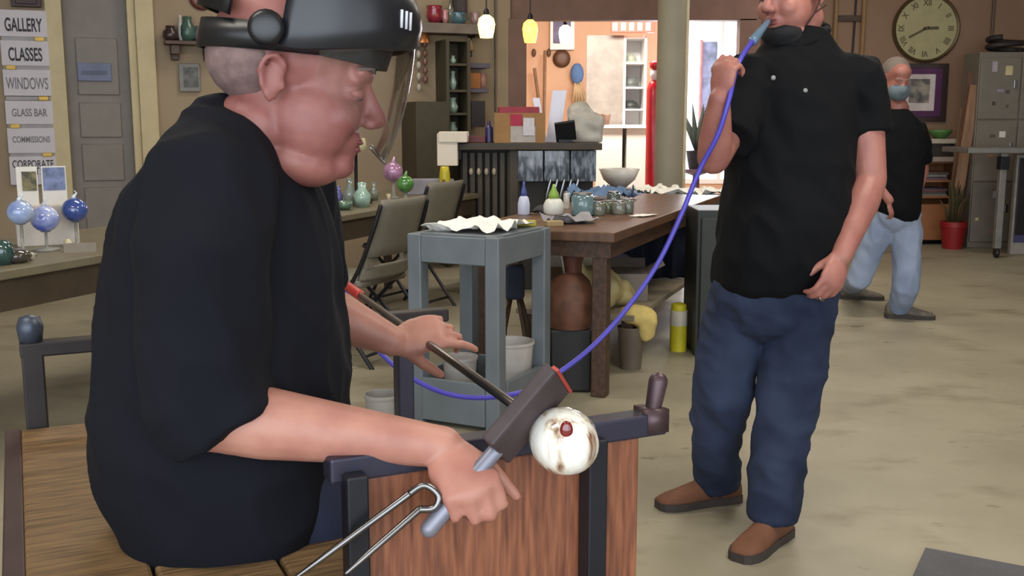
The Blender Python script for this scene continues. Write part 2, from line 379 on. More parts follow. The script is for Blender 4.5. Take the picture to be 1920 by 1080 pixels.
for y, (r, h), lb in [(122, (.03, .07), 'small pale glass bud vase, top of the olive cabinet'), (170, (.035, .16), 'frosted white glass vase in the olive cabinet'), (212, (.05, .13), 'pale green glass jar in the olive cabinet'), (250, (.045, .10), 'cloudy glass tumbler low in the olive cabinet')]:
    c, _ = wl(837, y); z = wl(838, y)[1]
    tag(obj('glass_vase', MB().lathe([(r * .6, 0), (r, h * .4), (r * .5, h * .8), (r * .65, h), (r * .5, h), (r * .4, h * .8), (.004, h * .5)], TL @ Vector((c, -.18, z)), 16), M('pale_glass', (150, 172, 158), .12, var=.2, coat=.6), smooth=True), lb, 'vase')
wbox('low_cabinet', 752, 192, 815, 420, 0, .45, m_olive, 'plain dark olive cupboard beside the tall display cabinet', 'cupboard')
lamp = thing('copper_lamp', 'copper wall lamp under the long wall shelf', 'lamp', W0, WA)
c, zc = wl(789, 72)
obj('shade', MB().lathe([(.07, -.05), (.05, .03), (.01, .05)], (c - .02, -.12, zc), 16), M('copper', (196, 128, 78), .3, .7), lamp)
obj('arm', MB().tube([(c - .02, -.12, zc + .04), (c - .02, -.05, zc + .06), (c - .02, 0, zc + .02)], .01), m_dark, lamp)
# strings of ornaments hanging below the shelf
for i, (px, y0, y1, col, lb) in enumerate([(778, 82, 165, (170, 160, 150), 'string of pale glass drops hanging below the wall shelf'), (790, 84, 150, (120, 84, 74), 'string of brown glass drops hanging below the wall shelf')]):
    h = thing('hanging_ornament', lb, 'ornament', W0, WA, 'strings of drops under the shelf')
    c, za = wl(px, 62); _, zb = wl(px, y1); zc2 = wl(px, y0)[1]
    obj('string', MB().tube([(c, -.1, z0 if False else wl(px, 60)[1]), (c, -.1, zb)], .003, 5), m_dark, h)
    for k in range(5):
        z = zc2 + (zb - zc2) * k / 4
        obj('drop', MB().ell((c, -.1, z), (.022, .022, .035)), M('drop%d' % i, col, .2), h, True)
pot = wl(880, 85)
tag(obj('wall_sconce', MB().lathe([(.05, -.05), (.035, .03), (.01, .06)], (0, 0, 0), 14, TL @ Matrix.Translation((pot[0] - .03, -.07, pot[1]))), M('sconce', (170, 140, 110), .4), smooth=True), 'small tan sconce on the wall beside the olive cabinet', 'sconce')
wbox('grey_wall_shelf', 866, 120, 905, 130, 0, .2, M('slate', (88, 82, 96), .6), 'short slate grey wall shelf over an orange box', 'shelf')
wbox('wall_ledge', 862, 167, 902, 175, 0, .2, M('slate', (88, 82, 96), .6), 'short slate ledge carrying an orange box', 'shelf')
wbox('orange_box', 866, 138, 890, 167, .04, .16, M('orange_card', (158, 98, 44), .6), 'orange box on the short slate ledge', 'box')
tag(obj('pink_jar', MB().lathe([(.03, 0), (.035, .09), (.02, .14), (.004, .14)], TL @ Vector((wl(897, 150)[0], -.1, wl(897, 167)[1])), 14), M('pinkish', (168, 122, 112), .4), smooth=True), 'small pink jar next to the orange box', 'jar')
wbox('dark_crate', 866, 190, 892, 238, .02, .25, M('near_black', (38, 32, 34), .5), 'near black crate against the tan wall below the orange box', 'crate')
wbox('conduit', 926, -40, 929, 210, 0, .03, M('conduit', (96, 86, 72), .5), 'thin vertical conduit on the tan wall near the brown post', 'conduit')

# ================================================================== pendant lamps
def pendant(px, py0, py1, Y, rgb, label, wid):
    top = P(px, py0, Y); bot = P(px, py1, Y); h = top.z - bot.z; r = wid / 2
    t = thing('pendant_lamp', label, 'lamp', (bot.x, bot.y, bot.z), 0, 'glass pendant lamps')
    obj('shade', MB().lathe([(r * .72, 0), (r * .9, h * .3), (r, h * .6), (r * .85, h * .85), (r * .35, h), (r * .3, h), (r * .8, h * .84), (r * .94, h * .6), (r * .84, h * .3), (r * .68, .002)], (0, 0, 0), 22), M('lit_' + label[:12], rgb, .3, emit=4.5, var=.25, scale=20), t, True)
    obj('cap', MB().lathe([(r * .36, h), (r * .3, h + .035), (.008, h + .05)], (0, 0, 0), 14), m_dark, t)
    obj('cord', MB().tube([(0, 0, h + .04), (0, 0, 3.4 - bot.z)], .005, 6), m_dark, t)
pendant(912, 28, 71, 8.3, (255, 246, 120), 'yellow green glass pendant lamp hanging before the tan wall', .135)
pendant(994, 37, 80, 8.6, (255, 196, 70), 'amber glass pendant lamp in front of the brown post', .125)
pendant(1060, 47, 82, 10.6, (255, 206, 150), 'peach glass pendant lamp in the doorway before a picture', .135)

# ================================================================== back room
def bbox(name, px0, py0, px1, py1, Y, depth, mat, label=None, cat=None, parent=None, bevel=.005):
    a = P(px0, py0, Y); b = P(px1, py1, Y)
    o = obj(name, MB().box((a.x, Y, b.z), (b.x, Y + depth, a.z)), mat, parent, False, bevel, world=parent is not None)
    if label: tag(o, label, cat)
    return o
t = thing('framed_print', 'white framed print with blue edge on the peach wall', 'picture', P(1058, 90, 14.3))
bbox('frame', 1032, -10, 1077, 93, 14.33, .06, m_white, parent=t)
bbox('print', 1038, -10, 1070, 81, 14.31, .03, M('blue_print', (92, 84, 120), .5, var=.3), parent=t)
tag(obj('round_plaque', MB().lathe([(.11, 0), (.12, .02), (.05, .03), (.005, .03)], (0, 0, 0), 20, Matrix.Translation(P(1053, 110, 14.39)) @ Matrix.Rotation(math.pi / 2, 4, 'X')), M('brown_round', (88, 58, 40), .5), smooth=True), 'round brown plaque on the peach wall', 'plaque')
for px, lb in ((1001, 'small oval brown plaque on the peach wall under the amber lamp'), (1029, 'small oval brown plaque on the peach wall beside the white framed print')):
    c = P(px, 99, 14.38)
    tag(obj('oval_plaque', MB().ell(c, (.03, .03, .055)), M('brown_round', (88, 58, 40), .5), smooth=True), lb, 'plaque')
# blue duster hanging on the wall
t = thing('blue_duster', 'blue brush with tan bristles hanging on the peach wall', 'brush', P(1080, 140, 14.3))
c = P(1082, 138, 14.3)
obj('head', MB().ell(c, (.09, .06, .14)), M('blue_fab', (74, 104, 148), .7), t, True, world=True)
for k in range(5):
    q = P(1074 + 6 * k, 190, 14.3)
    obj('bristle', MB().tube([c, (c.x + (q.x - c.x) * .5, 14.3, (c.z + q.z) / 2), q], .022, 6), M('straw', (186, 158, 120), .8), t, True, world=True)
# crutch-like mops leaning left
for i, (x0, y0, x1, y1) in enumerate([(1002, 128, 1040, 200), (1022, 95, 1018, 210)]):
    a, b = P(x0, y0, 14.2), P(x1, y1 + 60, 13.9); b.z = 0
    tag(obj('wooden_pole', MB().tube([a, b], .022, 8), M('pole_wood', (120, 88, 62), .5)), ['slanting wooden pole against the peach wall', 'upright thin wooden pole against the peach wall'][i], 'pole')
# white shelf unit with dark objects, side toward us
t = thing('white_shelf_unit', 'tall white shelf unit with grey side and dark goods', 'shelf unit', (P(1150, 230, 12.9).x, 12.9, 0))
A0 = P(1100, 66, 12.6); A1 = P(1170, 66, 12.6); A2 = P(1214, 66, 12.6); ztop = A0.z
m_shw = M('shelf_white', (236, 234, 232), .5, var=.02)
obj('side_panel', MB().box((A0.x, 12.6, 0), (A1.x, 12.64, ztop)), M('shelf_side', (146, 138, 130), .6), t, False, .004, True)
obj('side_panel', MB().box((A1.x, 12.6, 0), (A1.x + .03, 13.05, ztop)), m_shw, t, False, .004, True)
obj('side_panel', MB().box((A2.x - .03, 12.6, 0), (A2.x, 13.05, ztop)), m_shw, t, False, .004, True)
obj('back_panel', MB().box((A1.x, 13.02, 0), (A2.x, 13.05, ztop)), m_shw, t, False, 0, True)
for y in (69, 117, 163, 204, 246, 300):
    z = P(1190, y, 12.6).z
    obj('shelf', MB().box((A1.x + .03, 12.6, z - .02), (A2.x - .03, 13.02, z)), m_shw, t, False, .003, True)
for y, r, col, lb in [(117, (.07, .08, .11), (150, 156, 140), 'pale grey folded helmet on the upper shelf of the white unit'), (163, (.10, .12, .125), (92, 96, 92), 'grey dome helmet on the middle shelf of the white unit'), (204, (.10, .12, .10), (52, 56, 54), 'black dome helmet on the lower shelf of the white unit')]:
    z = P(1190, y, 12.6).z; x = (A1.x + A2.x) / 2 - .03
    mb = MB(); mb.lathe([(r[0], 0), (r[0], r[2] * .4), (r[0] * .8, r[2] * .8), (r[0] * .4, r[2]), (.005, r[2])], (x, 12.8, z), 18).box((x - r[0], 12.64, z), (x + r[0], 12.74, z + .02))
    tag(obj('helmet', mb, M('helm%d' % y, col, .5), smooth=True), lb, 'helmet')
# red and white carved sign above it
t = thing('red_sign', 'narrow red sign with white blocks above the white shelf unit', 'sign', P(1185, 50, 12.5))
bbox('board', 1146, 40, 1228, 61, 12.45, .05, M('coral_red', (190, 92, 72), .5), parent=t)
for k in range(5):
    bbox('block', 1149 + 15.5 * k, 42, 1158 + 15.5 * k, 58, 12.44, .03, M('cream_block', (238, 214, 196), .5), parent=t)
# red fire extinguisher/cylinder
t = thing('red_gas_cylinder', 'tall red gas cylinder beside the white column', 'cylinder', (P(1224, 300, 10.6).x, 10.6, 0))
r = .075; zt = P(1224, 150, 10.6).z
obj('body', MB().lathe([(r * .9, 0), (r, .03), (r, zt - .1), (r * .75, zt - .03), (.02, zt)], (0, 0, 0), 20), M('glossy_red', (188, 24, 44), .3, coat=.3), t, True)
obj('collar', MB().lathe([(.02, zt - .01), (.045, zt + .03), (.045, zt + .09), (.02, zt + .1)], (0, 0, 0), 14), M('pale_cap', (230, 214, 220), .4), t, True)
obj('valve_knob', MB().lathe([(.018, zt + .1), (.05, zt + .12), (.05, zt + .17), (.01, zt + .19)], (0, 0, 0), 14), M('glossy_red', (188, 24, 44)), t, True)
# white counter and boxes in the back room
t = thing('white_counter', 'bright white counter standing in front of the white shelf unit', 'counter', (P(1170, 240, 11.9).x, 11.9, 0))
zc = P(1170, 234, 11.9).z
a, b = P(1112, 234, 11.9), P(1216, 234, 11.9)
obj('top', MB().box((a.x, 11.8, zc - .04), (b.x, 12.5, zc)), m_white, t, False, .005, True)
obj('side_panel', MB().box((a.x + .03, 11.85, 0), (a.x + .33, 12.45, zc - .04)), m_white, t, False, .005, True)
obj('side_panel', MB().box((b.x - .25, 11.85, 0), (b.x - .02, 12.45, zc - .04)), m_white, t, False, .005, True)
obj('shelf', MB().box((a.x + .33, 11.9, .5), (b.x - .25, 12.4, .53)), m_white, t, False, 0, True)
for px, py, sz, col, lb in [(1105, 236, (.2, .2, .24), (206, 200, 190), 'pale grey lumpy bag'), ]:
    pass
tag(obj('red_jar', MB().lathe([(.05, 0), (.06, .1), (.03, .14), (.004, .14)], (P(1176, 270, 12.1).x, 12.1, .53), 14), M('brick_glaze', (140, 66, 50), .4), smooth=True), 'small brick red jar inside the white counter', 'jar')
zz = zc
for px, s_, col, lb in [(1110, .06, (112, 66, 56), 'dark red clay pot on the white counter'), (1124, .045, (128, 98, 84), 'brown clay pot on the white counter')]:
    tag(obj('clay_pot', MB().lathe([(s_ * .7, 0), (s_, .1), (s_ * 1.1, .12), (s_ * .9, .12), (s_ * .7, .02), (.004, .02)], (P(px, 230, 12.1).x + (.06 if px == 1110 else .08), 12.1, zz), 16), M('clay%d' % px, col, .6), smooth=True), lb, 'pot')
# white-enamel bowl heap (right of bar)
# column
col = MB().lathe([(.118, 0), (.118, 3.4)], (P(1257, 200, 8.6).x, 8.6, 0), 28)
o = struct('column', col, M('column_paint', (150, 142, 122), .6, var=.06, scale=3), smooth='auto')
pp = obj('pipe', MB().tube([(P(1287, 200, 8.5).x, 8.55, 0), (P(1287, 200, 8.5).x, 8.55, 3.4)], .014, 10), M('pale_pipe', (206, 190, 160), .4), o, 'auto')
# plants and stand silhouettes in the window
t = thing('window_plant', 'dark spindly potted plant standing in the bright window', 'plant', (P(1305, 330, 12.6).x, 12.6, 0))
obj('stand', MB().lathe([(.16, 0), (.05, .05), (.04, .62), (.15, .66), (.15, .7), (.004, .7)], (0, 0, 0), 16), M('plum_dark', (70, 50, 66), .5), t)
obj('pot', MB().lathe([(.09, .7), (.13, .92), (.11, .92), (.1, .9), (.004, .9)], (0, 0, 0), 16), m_dark, t)
for k in range(9):
    a = k * 2.4; rr = .1 + .05 * (k % 3)
    mb = MB().tube([(0, 0, .88), (rr * .6 * math.cos(a), rr * .6 * math.sin(a), 1.15), (rr * 1.4 * math.cos(a), rr * 1.4 * math.sin(a), 1.35 + .04 * (k % 4))], [.012, .035, .004], 6, flat=(1, .3))
    obj('leaf', mb, M('dark_leaf', (52, 62, 56), .6), t, True)
bl = bbox('blue_banner', 1315, 78, 1341, 236, 13.6, .02, M('pale_blue', (140, 160, 200), .6, var=.3), 'pale blue hanging banner before the bright window', 'banner')
t = thing('banner_pole', 'slim pink pole beside the blue banner in the window', 'pole', (P(1309, 300, 13.5).x, 13.5, 0))
obj('shaft', MB().tube([(0, 0, 0), (0, 0, P(1309, 75, 13.5).z)], .025, 8), M('pink_grey', (196, 150, 160), .5), t)
obj('foot', MB().lathe([(.15, 0), (.15, .02), (.03, .04)], (0, 0, 0), 16), m_dark, t)

# ================================================================== bar counter
m_bar = M('bar_brown', (62, 52, 38), .55, var=.15)
bl_ = P(862, 268, 7.7); br_ = P(1122, 268, 7.7); zb = bl_.z
t = thing('bar_counter', 'tall dark brown bar counter with slatted front and mottled glass panel', 'counter', (.1, 7.8, 0))
obj('top', MB().box((bl_.x - .04, 7.6, zb - .05), (br_.x + .02, 8.3, zb)), m_bar, t, False, .006, True)
obj('body', MB().box((bl_.x, 7.78, 0), (br_.x - .03, 8.25, zb - .05)), M('bar_dark', (36, 31, 25), .6), t, False, 0, True)
for k, px in enumerate(range(872, 972, 14)):
    x = P(px, 330, 7.72).x; obj('slat', MB().box((x - .018, 7.715, .05), (x + .018, 7.785, zb - .07)), m_bar, t, False, .003, True)
x = P(960, 330, 7.72).x; obj('post', MB().box((x - .02, 7.68, 0), (x + .045, 7.79, zb - .05)), m_bar, t, False, .004, True)
def mottled():
    m = M('mottled_glass', (58, 64, 74), .15, var=.3, scale=26, stretch=(1.6, 1, .45), rgb2=(150, 160, 172), fac=(.42, .72), coat=.6); return m
a = P(970, 282, 7.7); b = P(1118, 340, 7.7)
for k in range(3):
    w_ = (b.x - a.x) / 3
    obj('glass_panel', MB().box((a.x + w_ * k + .004, 7.68, b.z), (a.x + w_ * (k + 1) - .004, 7.78, a.z)), mottled(), t, False, .004, True)
for k in range(5):
    q = P(1030 + 13 * k, 350, 7.62)
    obj('tap_handle', MB().tube([(q.x - .02, 7.66, P(1000, 372, 7.6).z), (q.x + .01, 7.66, P(1000, 338, 7.6).z)], [.016, .01], 8, rnd=True), m_steel, t, True, world=True)
for k in range(4):
    q = P(883 + 14.4 * k, 322, 7.68)
    obj('knob', MB().ell((q.x, 7.70, q.z), (.016, .02, .028)), M('cream_knob', (170, 160, 140), .3), t, True, world=True)
# things on the bar
def bar_item(nm, px, dy, mb_fn, mat, label, cat):
    p = P(px, 268, 7.7); o = obj(nm, mb_fn(Vector((p.x * (7.7 + dy) / 7.7, 7.7 + dy, zb))), mat, smooth='auto', bevel=.004); return tag(o, label, cat)
t = thing('carton', 'open brown cardboard carton with red and white packs on the bar', 'box', P(972, 268, 7.9))
L, Rr = P(928, 268, 7.85), P(1021, 268, 7.85); zt = P(972, 212, 7.85).z
m_card = M('cardboard', (158, 118, 74), .8, var=.08)
obj('front_panel', MB().box((L.x, 7.72, zb), (Rr.x, 7.735, zt)), m_card, t, False, 0, True)
obj('back_panel', MB().box((L.x, 8.05, zb), (Rr.x, 8.065, zt)), m_card, t, False, 0, True)
obj('side_panel', MB().box((L.x, 7.735, zb), (L.x + .015, 8.05, zt)), m_card, t, False, 0, True)
obj('side_panel', MB().box((Rr.x - .015, 7.735, zb), (Rr.x, 8.05, zt)), m_card, t, False, 0, True)
for px0, py0, px1, py1, cc, nm in [(957, 214, 979, 236, (168, 30, 66), 'red_patch'), (957, 236.5, 1004, 267, (178, 168, 160), 'white_patch'), (981, 221, 1002, 254, (206, 200, 204), 'white_label')]:
    bbox(nm, px0, py0, px1, py1, {'red_patch': 7.712, 'white_patch': 7.710, 'white_label': 7.700}[nm], .01, M(nm, cc, .6, var=.08, scale=40), parent=t, bevel=0)
x = P(972, 268, 7.9).x
tag(obj('red_pack', MB().cbox((x, 7.9, zt - .0), (.3, .2, .09), .05), M('red_pack', (150, 34, 52), .5), bevel=.006, smooth=False), 'dark red pack sticking out of the open cardboard carton', 'pack')
t = thing('white_card_stand', 'leaning white display cards standing on the bar behind a black device', 'card', P(1035, 268, 7.95))
for (x0, x1, y0, tl, nm) in [(1024, 1050, 169, 12, 'card'), (1013, 1026, 183, -14, 'card')]:
    a = P(x0, 262, 8.0); b = P(x1, 262, 8.0); top = P(x0, y0, 8.0).z; sh = tl * 8 / 1950
    mb = MB().add([(a.x, 8.0, zb), (b.x, 8.0, zb), (b.x + sh, 8.06, top), (a.x + sh, 8.06, top), (a.x, 8.02, zb), (b.x, 8.02, zb), (b.x + sh, 8.08, top), (a.x + sh, 8.08, top)], [(0, 1, 2, 3), (7, 6, 5, 4), (0, 4, 5, 1), (1, 5, 6, 2), (2, 6, 7, 3), (3, 7, 4, 0)])
    obj('card', mb, M('bluish_card', (226, 228, 246), .5, var=.03), t, False, 0, True)
t = thing('card_reader', 'black tilted screen device on the bar', 'device', P(1060, 268, 7.75))
p = P(1060, 268, 7.75)
Td = Matrix.Translation((p.x, 7.75, zb + .085)) @ Matrix.Rotation(R(-8), 4, 'Y') @ Matrix.Rotation(R(22), 4, 'X')
obj('screen', MB().box((-.075, -.012, -.075), (.075, .012, .075), Td), m_black, t, False, .005, True)
obj('foot', MB().cbox((p.x, 7.79, zb + .012), (.1, .12, .024)).tube([(p.x, 7.79, zb + .02), (p.x, 7.765, zb + .07)], .012, 8), m_dark, t, False, 0, True)
c = Vector((P(1096, 268, 7.95).x, 7.95, zb))
tag(fuse('plastic_bag', MB().box(c + Vector((-.13, -.1, 0)), c + Vector((.13, .1, .2))).ell(c + Vector((-.03, 0, .22)), (.1, .09, .08)).ell(c + Vector((.06, 0, .16)), (.09, .1, .07)), M('grey_plastic', (176, 170, 160), .4), .012, 6, None, lambda q: .02 * mnoise.noise(q * 11) if q.z > zb + .03 else 0), 'crumpled pale grey bag on the bar', 'bag')
bar_item('blue_bottle', 917, .1, lambda c: MB().lathe([(.03, 0), (.03, .11), (.012, .13), (.012, .16), (.004, .16)], c, 14), M('navy_glass', (54, 44, 92), .3), 'small navy bottle beside the cardboard carton', 'bottle')
bar_item('red_tray', 893, .1, lambda c: MB().cbox(c + Vector((0, 0, .025)), (.14, .1, .05)), M('dull_red', (96, 36, 38), .5), 'low dull red tray at the end of the bar', 'tray')
# white dispenser hung on the bar end
t = thing('paper_dispenser', 'cream paper towel dispenser with overhanging top', 'dispenser', P(843, 300, 7.55))
m_cream = M('cream_plastic', (222, 210, 192), .5, var=.03)
bbox('body', 819, 250, 858, 311, 7.5, .14, m_cream, parent=t)
bbox('lid', 822, 247, 876, 267, 7.48, .3, m_cream, parent=t)
bbox('bracket', 850, 275, 866, 300, 7.66, .06, m_dark, parent=t)

# ================================================================== long display tables on the left
ZT = .74
q0 = Fz(0, 508, ZT); q1 = Fz(900, 362, ZT)
td = (q1 - q0); td.z = 0; tl = td.length; td.normalize(); TA = math.atan2(td.y, td.x); tn = Vector((-td.y, td.x, 0))
m_tab = M('table_olive', (112, 104, 84), .42, var=.12, scale=5); m_apron = M('table_apron', (64, 52, 38), .6, var=.15)
def long_table(s0, s1, label):
    o_ = q0 + td * s0; o_.z = 0
    t = thing('display_table', label, 'table', o_, TA, 'display tables along the wall'); Ln = s1 - s0 - .01
    obj('tabletop', MB().box((0, 0, ZT - .035), (Ln, .8, ZT)), m_tab, t, False, .005)
    obj('apron', MB().box((.03, .02, ZT - .15), (Ln - .03, .05, ZT - .035)).box((.03, .74, ZT - .15), (Ln - .03, .77, ZT - .035)).box((.03, .05, ZT - .15), (.06, .74, ZT - .035)).box((Ln - .06, .05, ZT - .15), (Ln - .03, .74, ZT - .035)), m_apron, t, False)
    for x in (.05, Ln - .1):
        for y in (.05, .7): obj('leg', MB().box((x, y, 0), (x + .05, y + .05, ZT - .15)), m_apron, t, False, .004)
long_table(-1.0, 1.55, 'olive topped display table carrying the blue glass ornaments')
long_table(1.55, tl, 'olive topped display table behind the folding chairs')
def on_table(px, py, back):
    """a spot on the table top on the sight line of a pixel column, back metres behind the front edge"""
    d = ray(px, py); n = Vector((tn.x, tn.y, 0)); o = Vector((0, 0, CAM_H))
    t = (q0 + tn * back - o).dot(n) / d.dot(n); p = o + d * t; p.z = ZT; return p
def zat(px, py, p): return P(px, py, p.y).z
# blue glass ornaments, each on its own wire stand
def ornament(px, py, rpx, col, col2, label, back=.3):
    p = on_table(px, py, back); z = zat(px, py, p); r = rpx * p.y / FPX
    t = thing('glass_ornament', label, 'ornament', p, 0)
    zz = z - ZT
    obj('ball', MB().ell((0, 0, zz), (r, r, r * .96), seg=24, rings=16), M('orn%d' % px, col, .08, var=.3, scale=14, rgb2=col2, coat=1.0), t, True)
    obj('loop', MB().tube([(0, 0, zz + r * .94), (0, 0, zz + r * 1.1), (.012, 0, zz + r * 1.35), (0, 0, zz + r * 1.6), (-.006, 0, zz + r * 1.35)], [.012, .008, .004, .003, .003], 8), M('clear_tip', (206, 214, 226), .1, coat=1), t, True)
    obj('stand', MB().lathe([(.05, 0), (.05, .008), (.006, .014), (.006, zz - r * .97), (r * .35, zz - r * .93), (r * .3, zz - r * .97), (.004, zz - r)], (0, 0, 0), 16), M('clear_acrylic', (150, 150, 140), .15), t, True)
ornament(38, 398, 24, (120, 138, 190), (178, 196, 226), 'silvery blue swirled glass ball ornament on the table', .25)
ornament(84, 410, 26, (84, 104, 196), (196, 206, 232), 'blue and white speckled glass ornament in the middle of three', .3)
ornament(140, 394, 24, (44, 66, 128), (70, 92, 160), 'deep blue glass ball ornament by the seated man', .3)
p = on_table(60, 440, .5)
t = thing('card_display', 'white box stand with two upright photo cards behind the ornaments', 'display', p, TA * .4)
obj('box', MB().cbox((.06, 0, .085), (.24, .12, .17)), M('box_white', (196, 186, 176), .6), t, False, .004)
zc0 = .17; hc = zat(60, 312, p) - ZT
ca = obj('card', MB().box((-.045, -.03, zc0), (.035, -.022, hc)), m_paper, t, False)
obj('photo', MB().box((-.025, -.034, zc0 + .06), (.03, -.029, hc - .02)), M('green_photo', (104, 96, 62), .5, var=.6, scale=40), ca, False)
ca = obj('card', MB().box((.05, -.03, zc0), (.145, -.022, hc)), m_paper, t, False)
obj('photo', MB().box((.055, -.034, zc0 + .06), (.14, -.029, hc - .005)), M('sky_photo', (112, 122, 156), .5, var=.4, scale=25), ca, False)
for px, py, r, h, c1, lb in [(4, 452, .04, .09, (48, 78, 74), 'dark teal glass jar at the end of the ornament table'), (30, 462, .055, .05, (70, 64, 56), 'low dark glass dish below the silvery ornament'), (10, 470, .03, .05, (112, 112, 176), 'small violet glass paperweight'), (126, 436, .018, .05, (196, 186, 150), 'small cream glass figure under the deep blue ornament'), (58, 470, .012, .03, (200, 190, 180), 'tiny pale glass bead holder before the white box')]:
    p = on_table(px, py, .12 if px < 60 else .2)
    tag(obj('glass_piece', MB().lathe([(r * .6, 0), (r, h * .45), (r * .8, h * .85), (r * .35, h), (.004, h)], p, 16), M('gp%d' % px, c1, .1, var=.3, coat=.7), smooth=True), lb, 'glassware')
p = on_table(150, 462, .13)
t = thing('price_card', 'folded transparent price card in front of the deep blue ornament', 'card', p, TA * .3)
obj('card', MB().add([(-.06, 0, 0), (.06, 0, 0), (.06, .02, .035), (-.06, .02, .035), (.06, .04, 0), (-.06, .04, 0)], [(0, 1, 2, 3), (3, 2, 4, 5)]), M('dull_card', (124, 116, 104), .4), t, False)
# assorted glass on the second table, seen past the visor
items = [(607, 330, .03, .13, (150, 132, 84), 'amber glass bottle on the table behind the seated man'), (618, 348, .028, .08, (92, 76, 60), 'brown glass cup on the table behind the seated man'),
         (634, 340, .03, .12, (92, 92, 150), 'violet streaked glass vase'), (645, 352, .05, .05, (96, 124, 104), 'low sea green glass dish'), (655, 330, .04, .17, (128, 138, 130), 'tall clear grey glass vase'),
         (662, 345, .025, .07, (66, 56, 46), 'dark brown glass cup'), (678, 318, .055, .15, (150, 178, 164), 'mint green frosted glass jar'), (690, 348, .035, .05, (74, 72, 56), 'dark olive glass dish'),
         (700, 335, .035, .12, (134, 138, 128), 'smoky clear tumbler beside the mint green jar'), (728, 346, .015, .06, (180, 164, 136), 'tiny cream glass finial'), (815, 352, .02, .04, (120, 128, 116), 'little clear glass dish by the yellow bottle')]
for i, (px, py, r, h, c1, lb) in enumerate(items):
    p = on_table(px, py, .18 + .1 * (i % 3)); h = max(h, .05)
    pr = [[(r * .8, 0), (r, h * .5), (r * .45, h * .75), (r * .5, h), (r * .4, h), (.004, h * .8)], [(r * .5, 0), (r, h * .4), (r * .95, h), (r * .85, h), (r * .6, h * .3), (.004, h * .1)]][i % 2]
    tag(obj('glass_piece', MB().lathe(pr, p, 16), M('it%d' % i, c1, .1, var=.3, coat=.7), smooth=True), lb, 'glassware')
p = on_table(667, 300, .5)
t = thing('lamp_shade_display', 'small table lamp with cream shade among the glass pieces', 'lamp', p)
za = zat(667, 259, p) - ZT; zb_ = zat(667, 282, p) - ZT
obj('shade', MB().lathe([(.075, zb_), (.065, za), (.06, za), (.07, zb_)], (0, 0, 0), 18), M('cream_shade', (206, 196, 150), .6), t, True)
obj('base', MB().lathe([(.05, 0), (.05, .015), (.012, .03), (.012, zb_ + .02), (.004, zb_ + .02)], (0, 0, 0), 14), m_dark, t, True)
def blob(px, py, r, col, lb, stem, back):
    p = on_table(px, py, back); z = zat(px, py, p) - ZT; z = max(z, r * .95)
    t = thing('glass_ornament', lb, 'ornament', p)
    obj('ball', MB().ell((0, 0, z), r, seg=22, rings=14), M('bl%d' % px, col, .1, var=.35, scale=18, coat=.8), t, True)
    obj('tip', MB().tube([(0, 0, z + r * .9), (.01, 0, z + r * 1.5)], [.014, .004], 8), M('bl_tip%d' % px, tuple(min(255, x + 50) for x in col), .1), t, True)
    obj('foot', MB().lathe([(.045, 0), (.045, .008), (.012, .015), (.012, max(.016, z - r * .9)), (.004, max(.016, z - r * .9))], (0, 0, 0), 14), M('clear_acrylic', (150, 150, 140)), t, True)
blob(737, 322, .068, (168, 124, 158), 'pink swirled glass ornament with a pulled tip', 1, .35)
blob(760, 345, .058, (84, 138, 72), 'leaf green glass ball with pale tip', 1, .2)
p = on_table(805, 345, .3)
tag(obj('tissue_box', MB().cbox((p.x, p.y, ZT + .055), (.34, .12, .11), TA * .2), M('pale_lilac', (150, 146, 158), .7), bevel=.005, smooth=False), 'long pale lilac carton behind the yellow bottle', 'box')
p = on_table(834, 350, .16)
t = thing('yellow_bottle', 'yellow bottle with brown emblem standing before the cream dispenser', 'bottle', p)
hb = zat(834, 312, p) - ZT
obj('body', MB().lathe([(.034, 0), (.04, .01), (.04, hb * .55), (.036, hb * .8), (.028, hb), (.004, hb)], (0, 0, 0), 18), M('yellow_plastic', (196, 182, 40), .3, var=.1), t, True)
obj('emblem', MB().ell((-.004, -.037, hb * .4), (.014, .006, .035)), M('brown_mark', (108, 58, 24), .5), t, True)

